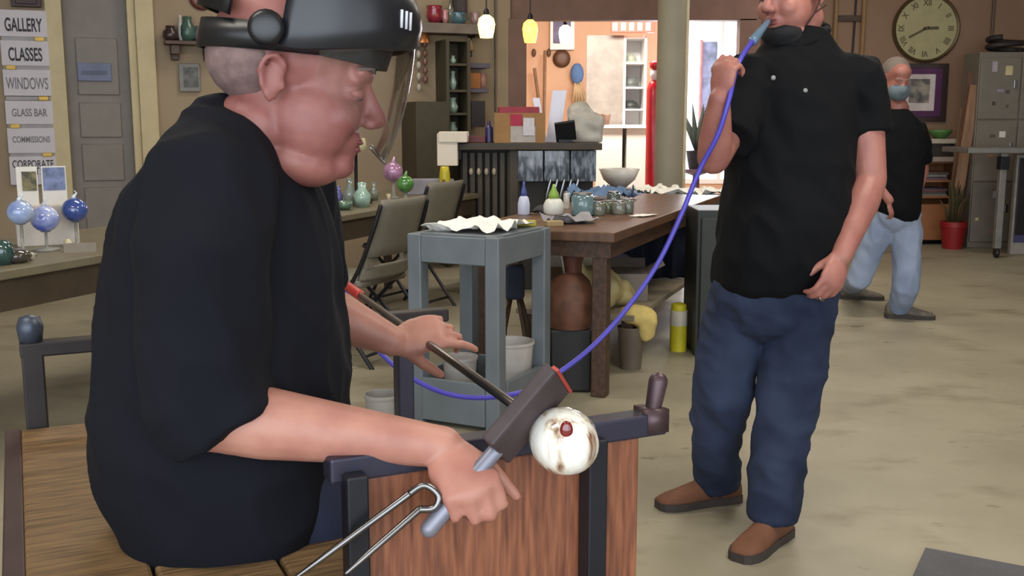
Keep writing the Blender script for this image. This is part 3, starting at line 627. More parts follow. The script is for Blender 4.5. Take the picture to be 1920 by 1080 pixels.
# ================================================================== folding chairs
m_ch = M('chair_taupe', (122, 116, 102), .5, var=.06); m_chm = M('chair_tube', (44, 42, 46), .4, .5)
def folding_chair(loc, rz, label):
    t = thing('folding_chair', label, 'chair', loc, rz, 'folding chairs at the display table')
    # faces local +x; width along y
    W = .22
    seat = MB().loft([[(x, y * W, .44 + dz_) for (y, dz_) in ((-1, -.012), (-.9, .012), (.9, .012), (1, -.012), (.9, -.024), (-.9, -.024))] for x in (-.19, -.15, .0, .17, .21)])
    obj('seat', seat, m_ch, t, True)
    # back panel with a slot: two shells
    def rear(z): return -.19 - (z - .44) * .34
    def band(z0, z1, w0=W, w1=W):
        zz = [z0 + (z1 - z0) * k / 6 for k in range(7)]
        return MB().loft([[(rear(z) + .04 * (1 - (abs(y) ** 2)) * -1 + d_, y * (w0 + (w1 - w0) * k / 6), z) for (y, d_) in [(-1, 0), (-.6, 0), (0, 0), (.6, 0), (1, 0), (1, .022), (.6, .022), (0, .022), (-.6, .022), (-1, .022)]] for k, z in enumerate(zz)])
    obj('backrest', band(.575, .87, W, W * .93), m_ch, t, True)
    obj('lower_back', band(.455, .53), m_ch, t, True)
    for s in (-1, 1):
        y = s * (W + .012)
        obj('back_strip', MB().box((rear(.55) - .01, min(s * .12, s * W), .52), (rear(.55) + .016, max(s * .12, s * W), .585)), m_ch, t, False)
        obj('back_post', MB().tube(spline([(.19, y, 0.0), (.05, y, .24), (-.16, y, .46), (rear(.7), y, .7), (rear(.84), y * .96, .84)], 4), .0115, 8, rnd=True), m_chm, t, True)
        obj('leg', MB().tube([(-.25, y * .92, 0), (-.05, y * .92, .25), (.14, y * .92, .42)], .0115, 8, rnd=True), m_chm, t, True)
    obj('stretcher', MB().tube([(-.2, -W, .06), (-.2, W, .06)], .009, 8).tube([(.14, -W, .08), (.14, W, .08)], .009, 8), m_chm, t, True)
    return t
ca_ = math.atan2(tn.y, tn.x)
c1p = Fz(664, 514, .45); c2p = Fz(762, 454, .45)
folding_chair((c1p.x, c1p.y, 0), ca_ - .1, 'taupe folding chair behind the seated man, nearer the grey steel stand')
folding_chair((c2p.x, c2p.y, 0), ca_ - .15, 'taupe folding chair drawn up by the yellow bottle')

# ================================================================== grey steel stand
m_gs = M('grey_enamel', (112, 120, 126), .4, .1, var=.1, scale=5)
fc = Fz(936, 815, 0); lc = Fz(768, 790, 0)
ex = (lc - fc); wA = ex.length; ex.normalize(); ey = Vector((-ex.y, ex.x, 0)); ey = ey if ey.y > 0 else -ey
SA = math.atan2(ex.y, ex.x)
# local: x toward the left corner, y toward right corner (mirror handled by sign)
sgn = 1 if Vector((-math.sin(SA), math.cos(SA), 0)).dot(ey) > 0 else -1
st = thing('steel_stand', 'grey enamelled steel work stand with a deep bottom tray', 'stand', fc, SA)
HA, wB = .80, .5 * sgn
def sb(x0, y0, z0, x1, y1, z1):
    y0, y1 = y0 * wB, y1 * wB; return MB().box((x0, min(y0, y1), z0), (x1, max(y0, y1), z1))
lw = .065
for (x, y) in ((0, 0), (wA - lw, 0), (0, 1), (wA - lw, 1)):
    ya, yb = (0, lw / .5) if y == 0 else (1 - lw / .5, 1)
    obj('leg', sb(x, ya, 0, x + lw, yb, HA), m_gs, st, False, .006)
obj('top_rail', sb(lw, .005, HA - .115, wA - lw, .06, HA - .005), m_gs, st, False, .004)
obj('top_rail', sb(.005, lw / .5, HA - .115, .05, 1 - lw / .5, HA - .005), m_gs, st, False, .004)
obj('top_rail', sb(wA - .05, lw / .5, HA - .115, wA - .005, 1 - lw / .5, HA - .005), m_gs, st, False, .004)
obj('top_rail', sb(lw, .94, HA - .115, wA - lw, .995, HA - .005), m_gs, st, False, .004)
obj('top_plate', sb(.02, .04, HA - .02, wA - .02, .96, HA + .004), m_gs, st, False, .003)
obj('tray_side', sb(lw, -.01, .02, wA - lw, .03, .2), m_gs, st, False, .004)
obj('tray_side', sb(-.005, lw / .5, .02, .02, 1 - lw / .5, .2), m_gs, st, False, .004)
obj('tray_side', sb(wA - .02, lw / .5, .02, wA + .005, 1 - lw / .5, .2), m_gs, st, False, .004)
obj('tray_side', sb(lw, .97, .02, wA - lw, 1.01, .2), m_gs, st, False, .004)
obj('tray_floor', sb(.02, .04, .03, wA - .02, .96, .05), m_gs, st, False)
def stl(x, y, z): return world_of(st) @ Vector((x, y * wB, z))
def crumple(w_, d_, n, h, seed, c, rz):
    mb = MB(); vs = []
    for i in range(n):
        for j in range(n):
            x, y = (i / (n - 1) - .5) * w_, (j / (n - 1) - .5) * d_
            e = .9 + .2 * mnoise.noise(Vector((x * 9, y * 9, seed + 5)))
            vs.append((x * e, y * e, max(.002, h * (.45 + .9 * mnoise.noise(Vector((x * 16, y * 16, seed)))))))
    fs = [(i*n+j, (i+1)*n+j, (i+1)*n+j+1, i*n+j+1) for i in range(n-1) for j in range(n-1)]
    return mb.add(vs, fs, Matrix.Translation(c) @ Matrix.Rotation(rz, 4, 'Z'))
def sheet(name, mb, mat, label, cat):
    o = obj(name, mb, mat, smooth=False); md = o.modifiers.new('thick', 'SOLIDIFY'); md.thickness = .002; return tag(o, label, cat)
m_wp = M('bright_paper', (246, 243, 234), .7, var=.02)
sheet('newspaper', crumple(.37, .42, 18, .05, 1, stl(wA * .5, .5, HA + .006), SA), m_wp, 'crumpled white paper lying on the grey steel stand', 'paper')
p = stl(.02, .03, HA + .004)
tag(obj('yellow_sponge', MB().cbox(stl(.1, .9, HA + .018) + Vector((0, 0, 0)), (.09, .03, .026), .1), M('sponge_yellow', (176, 164, 62), .8, bump=.4), bevel=.004, smooth=False), 'flat yellow sponge on the back corner of the grey steel stand', 'sponge')
def bucket(name, loc, r, h, mat, label, cat='bucket', inner=None):
    t = thing(name, label, cat, loc)
    obj('shell', MB().lathe([(r * .82, 0), (r, h), (r * 1.05, h), (r * 1.05, h - .012), (r * .96, h - .012), (r * .95, h - .02), (r * .8, .012), (.004, .012)], (0, 0, 0), 24), mat, t)
    if inner: obj('contents', MB().lathe([(r * .88, h * .6), (r * .5, h * .64), (.004, h * .63)], (0, 0, 0), 20), inner, t, True)
    return t
m_pail = M('grey_pail', (150, 146, 140), .5)
tp = stl(wA * .72, .45, .05); bucket('grey_pail', tp, .075, .2, M('pale_pail', (178, 172, 166), .5), 'pale grey pail in the tray of the grey steel stand')
tp = stl(wA * .3, .72, .05); bucket('white_pail', tp, .10, .26, M('white_pail', (190, 184, 178), .5), 'whitish plastic pail at the back of the steel tray')
cp = Fz(718, 838, 0); bucket('floor_canister', cp, .066, .215, m_pail, 'grey canister standing on the floor beside the bench', 'canister', M('dark_inside', (70, 74, 68), .6))

# ================================================================== brown work table
ZW = .77
w0 = Fz(1152, 437, ZW); w1 = Fz(1352, 366, ZW); wd = w1 - w0; wd.z = 0; wlen = wd.length; wd.normalize(); WAng = math.atan2(wd.y, wd.x)
wt = thing('work_table', 'long brown wooden work table covered with jars and bottles', 'table', (w0.x, w0.y, 0), WAng)
m_wt = M('work_wood', (96, 68, 50), .42, var=.25, scale=5, stretch=(1, 6, 1))
WW = .75
obj('tabletop', MB().box((0, 0, ZW - .045), (wlen, WW, ZW)), m_wt, wt, False, .006)
obj('apron', MB().box((.05, .03, ZW - .12), (wlen - .05, .06, ZW - .045)).box((.05, .06, ZW - .12), (.08, WW - .03, ZW - .045)).box((.05, WW - .06, ZW - .12), (wlen - .05, WW - .03, ZW - .045)), m_wood_d, wt, False)
for x in (.06, wlen - .15):
    for y in (.05, WW - .12): obj('leg', MB().box((x, y, 0), (x + .075, y + .07, ZW - .045)), m_wood_d, wt, False, .006)
obj('low_shelf', MB().box((.6, .06, .26), (wlen - .2, .7, .29)), M('shelf_pale', (140, 128, 108), .7), wt, False, .004)
for x in (.65, wlen - .3):
    for y in (.08, .6): obj('shelf_leg', MB().box((x, y, 0), (x + .06, y + .06, .26)), m_wood_d, wt, False)
def onw(px, py, z=ZW):
    p = Fz(px, py, z); return p
def squeeze(px, py, capc, bodyc, label, r=.05, hh=.085):
    p = onw(px, py); t = thing('squeeze_bottle', label, 'bottle', p)
    obj('body', MB().lathe([(r * .9, 0), (r, .008), (r, hh * .6), (r * .75, hh * .92), (r * .5, hh), (.004, hh)], (0, 0, 0), 18), M('bot_' + label[:9], bodyc, .4, var=.04), t, True)
    obj('cap', MB().lathe([(r * .52, hh), (r * .5, hh + .02), (r * .2, hh + .055), (.006, hh + .075)], (0, 0, 0), 14), M('cap_' + label[:9], capc, .4), t, True)
squeeze(982, 403, (70, 84, 152), (198, 204, 226), 'slim white squeeze bottle with a blue nozzle', .032, .10)
squeeze(1038, 402, (140, 176, 76), (216, 216, 208), 'wide white squeeze bottle with a lime green nozzle', .055, .085)
jars = [(1092, 404, .06, .12, (112, 140, 146), 'jar', 'teal tinted glass jar near the table corner'), (1122, 404, .035, .075, (112, 116, 104), 'jar', 'small clear glass jar with white lid glint'),
        (1140, 400, .035, .07, (98, 104, 84), 'jar', 'small olive glass jar in the cluster'), (1160, 402, .035, .075, (120, 122, 112), 'jar', 'small smoky glass jar in the cluster'),
        (1176, 400, .035, .08, (104, 112, 104), 'jar', 'small grey glass jar at the end of the cluster'), (1150, 388, .04, .09, (86, 96, 92), 'jar', 'dark grey glass jar behind the cluster'), (1062, 392, .018, .10, (206, 204, 196), 'vial', 'slim white vial behind the lime nozzle bottle')]
for i, (px, py, r, h, c1, nm, lb) in enumerate(jars):
    p = onw(px, py)
    t = thing('glass_jar' if nm == 'jar' else 'vial', lb, nm, p)
    obj('body', MB().lathe([(r * .9, 0), (r, .008), (r, h * .8), (r * .8, h * .92), (.004, h * .92)], (0, 0, 0), 16), M('jg%d' % i, c1, .08, var=.25, coat=1), t, True)
    obj('lid', MB().lathe([(r * .84, h * .92), (r * .84, h), (.004, h)], (0, 0, 0), 16), m_steel if i % 2 else M('lid_grey', (150, 150, 146), .3, .5), t)
for i, (px, py, w_, d_, col, lb) in enumerate([(1125, 374, .42, .3, (96, 122, 156), 'crumpled steel blue cloth on the work table'), (1068, 418, .26, .2, (150, 146, 150), 'crumpled pale grey plastic on the work table corner'), (1178, 372, .16, .16, (128, 144, 178), 'small light blue cloth on the work table'), (1010, 402, .1, .1, (64, 62, 64), 'black rag at the left of the work table')]):
    p = onw(px, py); sheet('cloth', crumple(w_, d_, 12, .05 if i else .1, 10 + i, p + Vector((0, 0, .003)), .4), M('cl%d' % i, col, .8), lb, 'cloth')
p = onw(1205, 405); sheet('white_paper', crumple(.16, .1, 8, .008, 31, p + Vector((0, 0, .002)), .9), m_wp, 'small bright sheet of paper on the work table edge', 'paper')
p = onw(1040, 426); tag(obj('wood_block', MB().cbox(p + Vector((0, .05, .013)), (.08, .05, .026), .2), M('pale_wood', (170, 146, 104), .6), bevel=.004, smooth=False), 'small pale wooden block on the work table corner', 'block')
# white heap of paper behind the table on a second, dark table
dk0 = P(1215, 352, 7.6)
t = thing('side_table', 'dark slate side table heaped with white sheets near the column', 'table', (dk0.x, 7.4, 0))
zd = P(1280, 372, 7.2).z
a, b = P(1195, 372, 7.2), P(1372, 372, 7.2)
m_slate = M('slate_blue', (52, 60, 66), .6)
obj('tabletop', MB().box((a.x, 7.2, zd - .05), (b.x, 8.1, zd)), m_slate, t, False, .005, True)
for x in (a.x + .02, b.x - .08):
    for y in (7.24, 8.0): obj('leg', MB().box((x, y, 0), (x + .06, y + .06, zd - .05)), m_slate, t, False, 0, True)
for k, (px, y, w_, lb) in enumerate([(1270, 7.5, .5, 'broad white sheet spread on the slate side table'), (1225, 7.8, .3, 'white crumpled sheet at the left of the slate side table'), (1330, 7.6, .3, 'pale sheet at the right of the slate side table')]):
    sheet('paper_sheet', crumple(w_, .4, 12, .06, 40 + k, Vector((P(px, 360, y).x, y, zd + .004)), .3 * k), m_wp, lb, 'paper')
tag(obj('enamel_bowl', MB().lathe([(.05, 0), (.13, .07), (.17, .16), (.16, .16), (.12, .07), (.004, .02)], (P(1160, 330, 8.6).x, 8.55, .72), 22), M('enamel', (232, 226, 218), .3), smooth=True), 'large white enamel bowl on a stool beside the bar', 'bowl')
t = thing('bowl_stool', 'wooden stool carrying the white enamel bowl', 'stool', (P(1160, 330, 8.6).x, 8.55, 0))
obj('seat', MB().lathe([(.16, .68), (.18, .7), (.18, .72), (.004, .72)], (0, 0, 0), 20), m_wood_d, t)
for k in range(4):
    a_ = k * math.pi / 2 + .4; obj('leg', MB().tube([(.2 * math.cos(a_), .2 * math.sin(a_), 0), (.12 * math.cos(a_), .12 * math.sin(a_), .69)], .018, 8), m_wood_d, t)
# dark blue drape and grey cabinet under/behind the work table
p0 = P(1150, 560, 6.3); p1 = P(1290, 560, 6.3)
tag(obj('navy_tarp', MB().loft([[(p0.x + (p1.x - p0.x) * u / 14, 6.35 + .035 * math.sin(u * 2.1) + d_, z) for u in range(15)] + [(p0.x + (p1.x - p0.x) * u / 14, 6.37 + .035 * math.sin(u * 2.1) + d_, z) for u in range(14, -1, -1)] for z, d_ in ((.3, .02), (.45, .01), (.55, 0), (.64, -.01))]), M('navy_cloth', (34, 40, 58), .9), smooth=True), 'dark navy tarp hanging below the work table', 'tarp')
t = thing('grey_cabinet', 'dark grey green steel cabinet at the end of the work table behind the standing man', 'cabinet', (P(1330, 600, 5.5).x, 5.5, 0))
a, b = P(1304, 600, 5.5), P(1385, 600, 5.5); zc = P(1330, 395, 5.5).z
obj('body', MB().box((a.x, 5.52, 0), (b.x, 5.9, zc)), M('green_grey', (38, 42, 40), .5), t, False, .006, True)
obj('door', MB().box((a.x + .02, 5.5, .04), (b.x - .02, 5.525, zc - .04)), M('green_grey2', (42, 46, 44), .5), t, False, .005, True)
# things on the low shelf and under the table
ws = world_of(wt)
def wtp(x, y, z): return ws @ Vector((x, y, z))
t = thing('plastic_bag', 'crumpled cream plastic sack on the low shelf of the work table', 'bag', wtp(.75, .35, .29))
fuse('sack', MB().ell(wtp(.72, .3, .40), (.14, .12, .12)).ell(wtp(.85, .25, .36), (.12, .1, .08)).ell(wtp(.62, .38, .44), (.07, .07, .12)), M('cream_bag', (176, 164, 116), .5, var=.12), .012, 3, t, lambda p: .022 * mnoise.noise(p * 16))
t = thing('grey_carton', 'slanted grey carton with open flaps on the low shelf', 'box', wtp(1.15, .25, .29), WAng + .3)
m_gc = M('grey_card', (142, 132, 122), .8)
obj('body', MB().box((-.14, -.11, 0), (.14, .11, .15)), m_gc, t, False, .003)
obj('flap', MB().add([(-.14, -.11, .15), (.14, -.11, .15), (.14, -.2, .2), (-.14, -.2, .2)], [(0, 1, 2, 3)]), m_gc, t, False)
obj('flap', MB().add([(.14, -.11, .15), (.14, .11, .15), (.24, .11, .19), (.24, -.11, .19)], [(0, 1, 2, 3)]), m_gc, t, False)
tag(obj('brown_box', MB().cbox(wtp(.9, .55, .39), (.22, .18, .2), WAng + .5), M('brown_card', (112, 88, 62), .8), bevel=.003, smooth=False), 'brown cardboard box behind the cream sack', 'box')
tag(obj('lilac_bundle', MB().ell(wtp(1.5, .4, .39), (.12, .1, .1)), M('lilac_cloth', (132, 130, 146), .8, bump=.5, bscale=12), smooth=True), 'grey lilac bundle behind the grey carton', 'bundle')
# yellow cylinder, folded cloth over bucket, small pail
p = Fz(1271, 657, 0)
t = thing('yellow_cylinder', 'yellow cylinder with a white wrap standing on the floor', 'cylinder', p)
hy = P(1272, 568, p.y).z; r = .047
obj('body', MB().lathe([(r, 0), (r, hy * .55), (.004, hy * .55)], (0, 0, 0), 18), M('yellow_can', (196, 186, 40), .4), t)
obj('wrap', MB().lathe([(r * 1.02, hy * .54), (r * 1.02, hy * .85), (.004, hy * .85)], (0, 0, 0), 18), M('white_wrap', (196, 190, 176), .5), t)
obj('cap', MB().lathe([(r * .9, hy * .85), (r * .9, hy * .97), (r * .5, hy), (.004, hy)], (0, 0, 0), 18), M('yellow_can', (196, 186, 40)), t)
p = Fz(1182, 690, 0)
bucket('brown_pail', p, .068, .22, M('brown_pail', (104, 92, 80), .5), 'small brown pail under the yellow cloth')
sc = P(1192, 612, p.y)
tag(fuse('chamois_cloth', MB().ell((p.x + .03, p.y, .275), (.10, .09, .055), Matrix.Identity(4)).ell((p.x + .075, p.y - .03, .22), (.05, .05, .07)), M('chamois', (206, 184, 112), .8, var=.1), .008, 6, None, lambda q: .012 * mnoise.noise(q * 22)), 'pale yellow cloth bunched over the brown pail', 'cloth')
# framed board and brown apparatus behind the grey stand
t = thing('grinder', 'rusty brown grinder with black base between stand and table leg', 'machine', Fz(1068, 728, 0))
gp = Fz(1068, 728, 0)
m_rust = M('rust_brown', (108, 70, 52), .6, var=.35, scale=12)
obj('base', MB().box((-.1, -.08, 0), (.1, .1, .3)), M('machine_black', (30, 32, 30), .5), t, False, .012)
obj('body', MB().lathe([(.10, .3), (.115, .34), (.115, .45), (.09, .52), (.05, .56), (.004, .57)], (0, 0, 0), 22), m_rust, t)
obj('neck', MB().lathe([(.042, .5), (.042, .6), (.05, .62), (.05, .68), (.03, .7), (.004, .7)], (.01, 0, 0), 16), M('rust_red', (96, 54, 42), .5), t)
obj('lever', MB().tube([(-.03, -.03, .55), (-.05, -.05, .66)], .008, 8, rnd=True), m_steel, t, True)
bk = P(1070, 520, 5.6)
tag(obj('pale_board', MB().box((P(1030, 500, 5.5).x, 5.5, 0), (P(1116, 500, 5.5).x, 5.53, .64)), M('pale_board', (170, 160, 142), .7), bevel=.003, smooth=False), 'pale upright board under the work table behind the grinder', 'board')
p = P(965, 540, 5.2)
t = thing('office_chair', 'dark blue padded stool with bent metal legs behind the steel stand', 'stool', (p.x, 5.2, 0))
obj('pad', MB().box((-.05, -.05, P(965, 560, 5.2).z), (.05, .05, P(965, 496, 5.2).z)), M('navy_pad', (50, 56, 76), .7), t, False, .02)
zp = P(965, 560, 5.2).z
for k in range(4):
    a_ = k * math.pi / 2 + .6; obj('leg', MB().tube([(.03 * math.cos(a_), .03 * math.sin(a_), zp + .02), (.09 * math.cos(a_), .09 * math.sin(a_), .2), (.11 * math.cos(a_), .11 * math.sin(a_), 0)], .012, 8), M('brown_leg', (82, 64, 48), .5), t, True)

# ================================================================== right wall
YR = 11.2
def rz_(px, py, off=.0): return P(px, py, YR - off)
# round clock
cc = P(1737, 53, YR - .03)
ck = thing('wall_clock', 'large round cream wall clock with bronze rim', 'clock', (cc.x, YR, cc.z))
rr = 59 * (YR) / FPX
Rx = Matrix.Rotation(math.pi / 2, 4, 'X')
obj('rim', MB().lathe([(rr * 1.03, 0), (rr * 1.05, .03), (rr * 1.0, .05), (rr * .95, .04), (rr * .95, .015), (.004, .015)], (0, 0, 0), 48, Rx), M('bronze_rim', (96, 78, 52), .4, .4), ck)
obj('dial', MB().lathe([(rr * .955, .0), (rr * .955, .022), (.004, .022)], (0, 0, 0), 48, Rx), M('cream_dial', (176, 166, 124), .6, var=.06), ck)
m_num = M('dial_ink', (92, 82, 58), .6)
for k, num in enumerate(['XII', 'I', 'II', 'III', 'IIII', 'V', 'VI', 'VII', 'VIII', 'IX', 'X', 'XI']):
    a = k * math.pi / 6
    me = text_mesh(num, .085, .85, .001, .0015); me.transform(Matrix.Translation((rr * .76 * math.sin(a), -.0245, rr * .76 * math.cos(a))) @ Matrix.Rotation(a, 4, 'Y') @ Rx)
    link('numeral', me, m_num, ck, False)
for nm, a, ln, wd_ in (('hour_hand', R(90 - 2), .13, .03), ('minute_hand', R(-118), .2, .022)):
    obj(nm, MB().box((-wd_ / 2, -.032, -.03), (wd_ / 2, -.028, ln), Matrix.Rotation(a, 4, 'Y')), m_num, ck, False)
obj('hub', MB().lathe([(.018, .028), (.018, .036), (.003, .036)], (0, 0, 0), 14, Rx), m_num, ck)
# framed picture with purple mat
t = thing('framed_picture', 'dark framed photograph with purple mat below the clock', 'picture', P(1735, 170, YR))
def rb(nm, x0, y0, x1, y1, o0, o1, mat, parent=None, bevel=.004):
    a = P(x0, y0, YR - o1); b = P(x1, y1, YR - o1)
    return obj(nm, MB().box((a.x, YR - o1, b.z), (b.x, YR - o0, a.z)), mat, parent, False, bevel, world=parent is not None)
rb('frame', 1690, 119, 1773, 228, 0, .04, M('dark_frame', (58, 42, 40), .4), t)
rb('mat_board', 1698, 128, 1763, 219, .03, .045, M('purple_mat', (84, 38, 82), .6), t)
rb('print_border', 1701, 139, 1751, 208, .04, .05, M('print_white', (206, 192, 190), .6), t)
rb('photo', 1706, 148, 1742, 193, .045, .053, M('garden_photo', (62, 58, 70), .5, var=.9, scale=9, rgb2=(168, 158, 140)), t)
# vertical pipes and ladder-like conduit
m_pipe = M('painted_pipe', (150, 118, 78), .5, var=.08)
for i, px in enumerate((1566, 1618)):
    a = P(px, 60, YR - .05); tag(obj('wall_pipe', MB().tube([(a.x, YR - .05, 0), (a.x, YR - .05, 3.4)], .022, 10), m_pipe), 'tan painted pipe running up the wall behind the standing man, ' + ['near his shoulder', 'toward the clock'][i], 'pipe')
a = P(1602, 60, YR - .04); tag(obj('thin_cable', MB().tube([(a.x + .02, YR - .03, 3.4), (a.x, YR - .03, 2.2), (a.x - .03, YR - .03, 1.0), (a.x - .03, YR - .03, 0)], .01, 8), m_dark), 'thin dark cable between the two tan wall pipes', 'cable')
b0 = P(1568, 34, YR - .05); b1 = P(1616, 34, YR - .05)
tag(obj('pipe_clamp', MB().box((b0.x, YR - .04, b0.z - .03), (b1.x, YR - .005, b0.z + .03)), m_wood_d, smooth=False, bevel=.004), 'dark strap bridging the two tan wall pipes', 'strap')
a = P(1860, 60, YR - .03); tag(obj('corner_conduit', MB().tube([(a.x, YR - .03, .0), (a.x, YR - .03, 3.4)], .015, 8), M('dim_pipe', (92, 72, 58), .5)), 'slim brown conduit rising behind the lockers', 'conduit')
# bookcase
m_bc = M('bookcase_wood', (150, 98, 62), .5, var=.15, scale=5)
x0 = P(1712, 400, 10.830).x; x1 = P(1793, 400, 10.830).x
zt = P(1750, 262, 10.830).z; z_mid = P(1750, 303, 10.830).z
t = thing('bookcase', 'low orange brown bookcase with magazines by the red flower pot', 'bookcase', ((x0 + x1) / 2, 11.030, 0))
for x in (x0, x1 - .025): obj('side_panel', MB().box((x, 10.830, .03), (x + .025, 11.180, z_mid)), m_bc, t, False, .003, True)
obj('back_panel', MB().box((x0, 11.160, .03), (x1, 11.180, z_mid)), m_bc, t, False, 0, True)
obj('base', MB().box((x0, 10.850, 0), (x1, 11.180, .05)), m_black, t, False, 0, True)
zss = [P(1750, y, 10.830).z for y in (303, 338, 368)] + [.06]
for z in zss: obj('shelf', MB().box((x0 + .025, 10.830, z - .02), (x1 - .025, 11.160, z)), m_bc, t, False, .002, True)
obj('door', MB().box((x0 + .02, 10.820, .05), (x1 - .02, 10.715, P(1750, 382, 10.830).z)), m_bc, t, False, .003, True)
MC = ['plum', 'near black', 'pale grey', 'slate', 'rust brown']
for i, (z, n) in enumerate(((zss[1], 5), (zss[2], 5))):
    for k in range(n):
        c_ = [(112, 84, 96), (72, 62, 70), (136, 128, 120), (84, 92, 92), (104, 76, 66)][(k + i * 2) % 5]
        tag(obj('magazine', MB().cbox((x0 + .05 + (x1 - x0 - .1) * .5, 10.990, z + .009 + k * .017), (.28 - .02 * (k % 3), .22, .016), .03 * (k - 2)), M('mag%d' % ((k + i * 2) % 5), c_, .5), smooth=False), MC[(k + i * 2) % 5] + ' magazine lying flat on the ' + ['upper', 'lower'][i] + ' shelf of the bookcase', 'magazine', ['magazines on the upper bookcase shelf', 'magazines on the lower bookcase shelf'][i])
t = thing('printer', 'dark printer in a pale frame standing on the bookcase', 'printer', ((x0 + x1) / 2, 10.980, z_mid))
xm = (x0 + x1) / 2
obj('housing', MB().box((x0 + .03, 10.850, z_mid), (x1 - .06, 11.130, zt - .03)), M('printer_dark', (48, 42, 40), .4), t, False, .006, True)
obj('lid', MB().box((x0 + .0, 10.810, zt - .04), (x1 - .02, 11.150, zt + .01)), M('beige_plastic', (176, 164, 148), .5), t, False, .006, True)
obj('side_frame', MB().box((x1 - .05, 10.810, z_mid), (x1 - .02, 11.150, zt - .03)), M('beige_plastic', (176, 164, 148)), t, False, .004, True)
obj('tray', MB().box((x0 - .02, 10.770, z_mid + .0), (x1 + .02, 10.870, z_mid + .05)), M('beige_plastic2', (150, 136, 126), .5), t, False, .004, True)
pq = P(1763, 250, 10.980)
tag(obj('green_bowl', MB().lathe([(.05, 0), (.11, .06), (.12, .09), (.1, .09), (.004, .03)], (pq.x, 10.980, zt + .01), 18), M('leaf_green', (86, 132, 70), .5), smooth=True), 'green bowl on top of the printer', 'bowl')
# red flower pot with brown grass
pf = Fz(1785, 466, 0)
t = thing('flower_pot', 'red flower pot with dry brown grass on the floor', 'plant', pf)
rp = .125; hp = P(1785, 415, pf.y).z
obj('pot', MB().lathe([(rp * .75, 0), (rp * .98, hp * .8), (rp * 1.05, hp * .8), (rp * 1.05, hp), (rp * .92, hp), (rp * .9, hp * .9), (.004, hp * .9)], (0, 0, 0), 24), M('red_pot', (140, 26, 28), .45), t)
for k in range(26):
    a = random.uniform(0, 6.28); s_ = random.uniform(.05, .16); h_ = random.uniform(.18, .42)
    obj('blade', MB().tube([(.05 * math.cos(a), .05 * math.sin(a), hp * .85), (s_ * .6 * math.cos(a), s_ * .6 * math.sin(a), hp + h_ * .6), (s_ * math.cos(a), s_ * math.sin(a), hp + h_)], [.012, .016, .003], 5, flat=(1, .3)), M('dry_grass%d' % (k % 2), [(84, 70, 40), (66, 66, 38)][k % 2], .8), t, True)
# boards leaning to the wall
for i, (x0_, y0_, x1_, y1_, wd_) in enumerate([(1826, 175, 1803, 445, .10), (1838, 150, 1817, 445, .06), (1818, 215, 1812, 450, .06)]):
    yb_ = 10.52 + .1 * i; zt_ = (1.62, 1.75, 1.4)[i]; b = Vector((4.46 + .02 * i, yb_, 0)); a = Vector((4.60 - .006 * i, yb_, zt_))
    tag(obj('leaning_board', MB().bar(b, a, wd_, .025, (0, 1, 0)), M('lean%d' % i, [(142, 108, 82), (110, 76, 58), (126, 102, 78)][i], .6, var=.2, scale=4, stretch=(6, 6, 1)), smooth=False, bevel=.003), ['broad tan board leaning against the side of the lockers', 'tall dark reddish board leaning behind the broad tan board', 'short narrow board leaning behind the two taller boards'][i], 'board')
# lockers
m_lk = M('locker_grey', (122, 114, 102), .5, .1, var=.06)
lx0 = P(1826, 300, 10.45).x; lz = P(1880, 97, 10.45).z
t = thing('locker_bank', 'tall grey metal lockers dotted with stickers and magnets', 'lockers', (lx0 + .4, 10.7, 0))
obj('body', MB().box((lx0, 10.47, 0), (lx0 + 1.25, 10.84, lz)), m_lk, t, False, .006, True)
for k in range(3):
    for j in range(3):
        a = lx0 + .01 + .41 * k; z0 = .06 + (lz - .1) * j / 3
        d = obj('door', MB().box((a, 10.45, z0), (a + .395, 10.475, z0 + (lz - .1) / 3 - .015)), m_lk, t, False, .006, True)
        obj('handle', MB().box((a + .33, 10.435, z0 + .3), (a + .36, 10.452, z0 + .38)), m_steel, d, False, .003, True)
for px, py, w_, h_, c_ in [(1866, 125, .05, .1, (170, 164, 172)), (1893, 132, .07, .09, (196, 186, 140)), (1876, 170, .07, .03, (150, 142, 158)), (1890, 172, .035, .035, (80, 74, 72)), (1864, 194, .03, .035, (70, 62, 58)), (1889, 199, .025, .03, (88, 80, 72)), (1880, 252, .06, .06, (222, 216, 206)), (1862, 255, .05, .03, (88, 80, 76)), (1888, 300, .035, .03, (92, 70, 58)), (1858, 292, .06, .03, (150, 116, 98)), (1866, 365, .04, .07, (150, 120, 104)), (1832, 411, .03, .03, (196, 186, 120)), (1858, 434, .04, .03, (168, 180, 160))]:
    p = P(px, py, 10.44); obj('sticker', MB().cbox((p.x, 10.447, p.z), (w_, .006, h_)), M('stk%d' % px, c_, .5), t, False, 0, True)
# strap coil on top of lockers
p = P(1893, 97, 10.6)
tag(obj('rubber_hose_coil', MB().tube(spline([(p.x + .17 * math.cos(a), 10.7 + .12 * math.sin(a), lz + .03 + .035 * a / 3) for a in [k * .5 for k in range(0, 22)]], 2), .028, 8), M('coil_black', (46, 38, 38), .6), smooth=True), 'dark coiled hose lying on top of the lockers', 'hose')
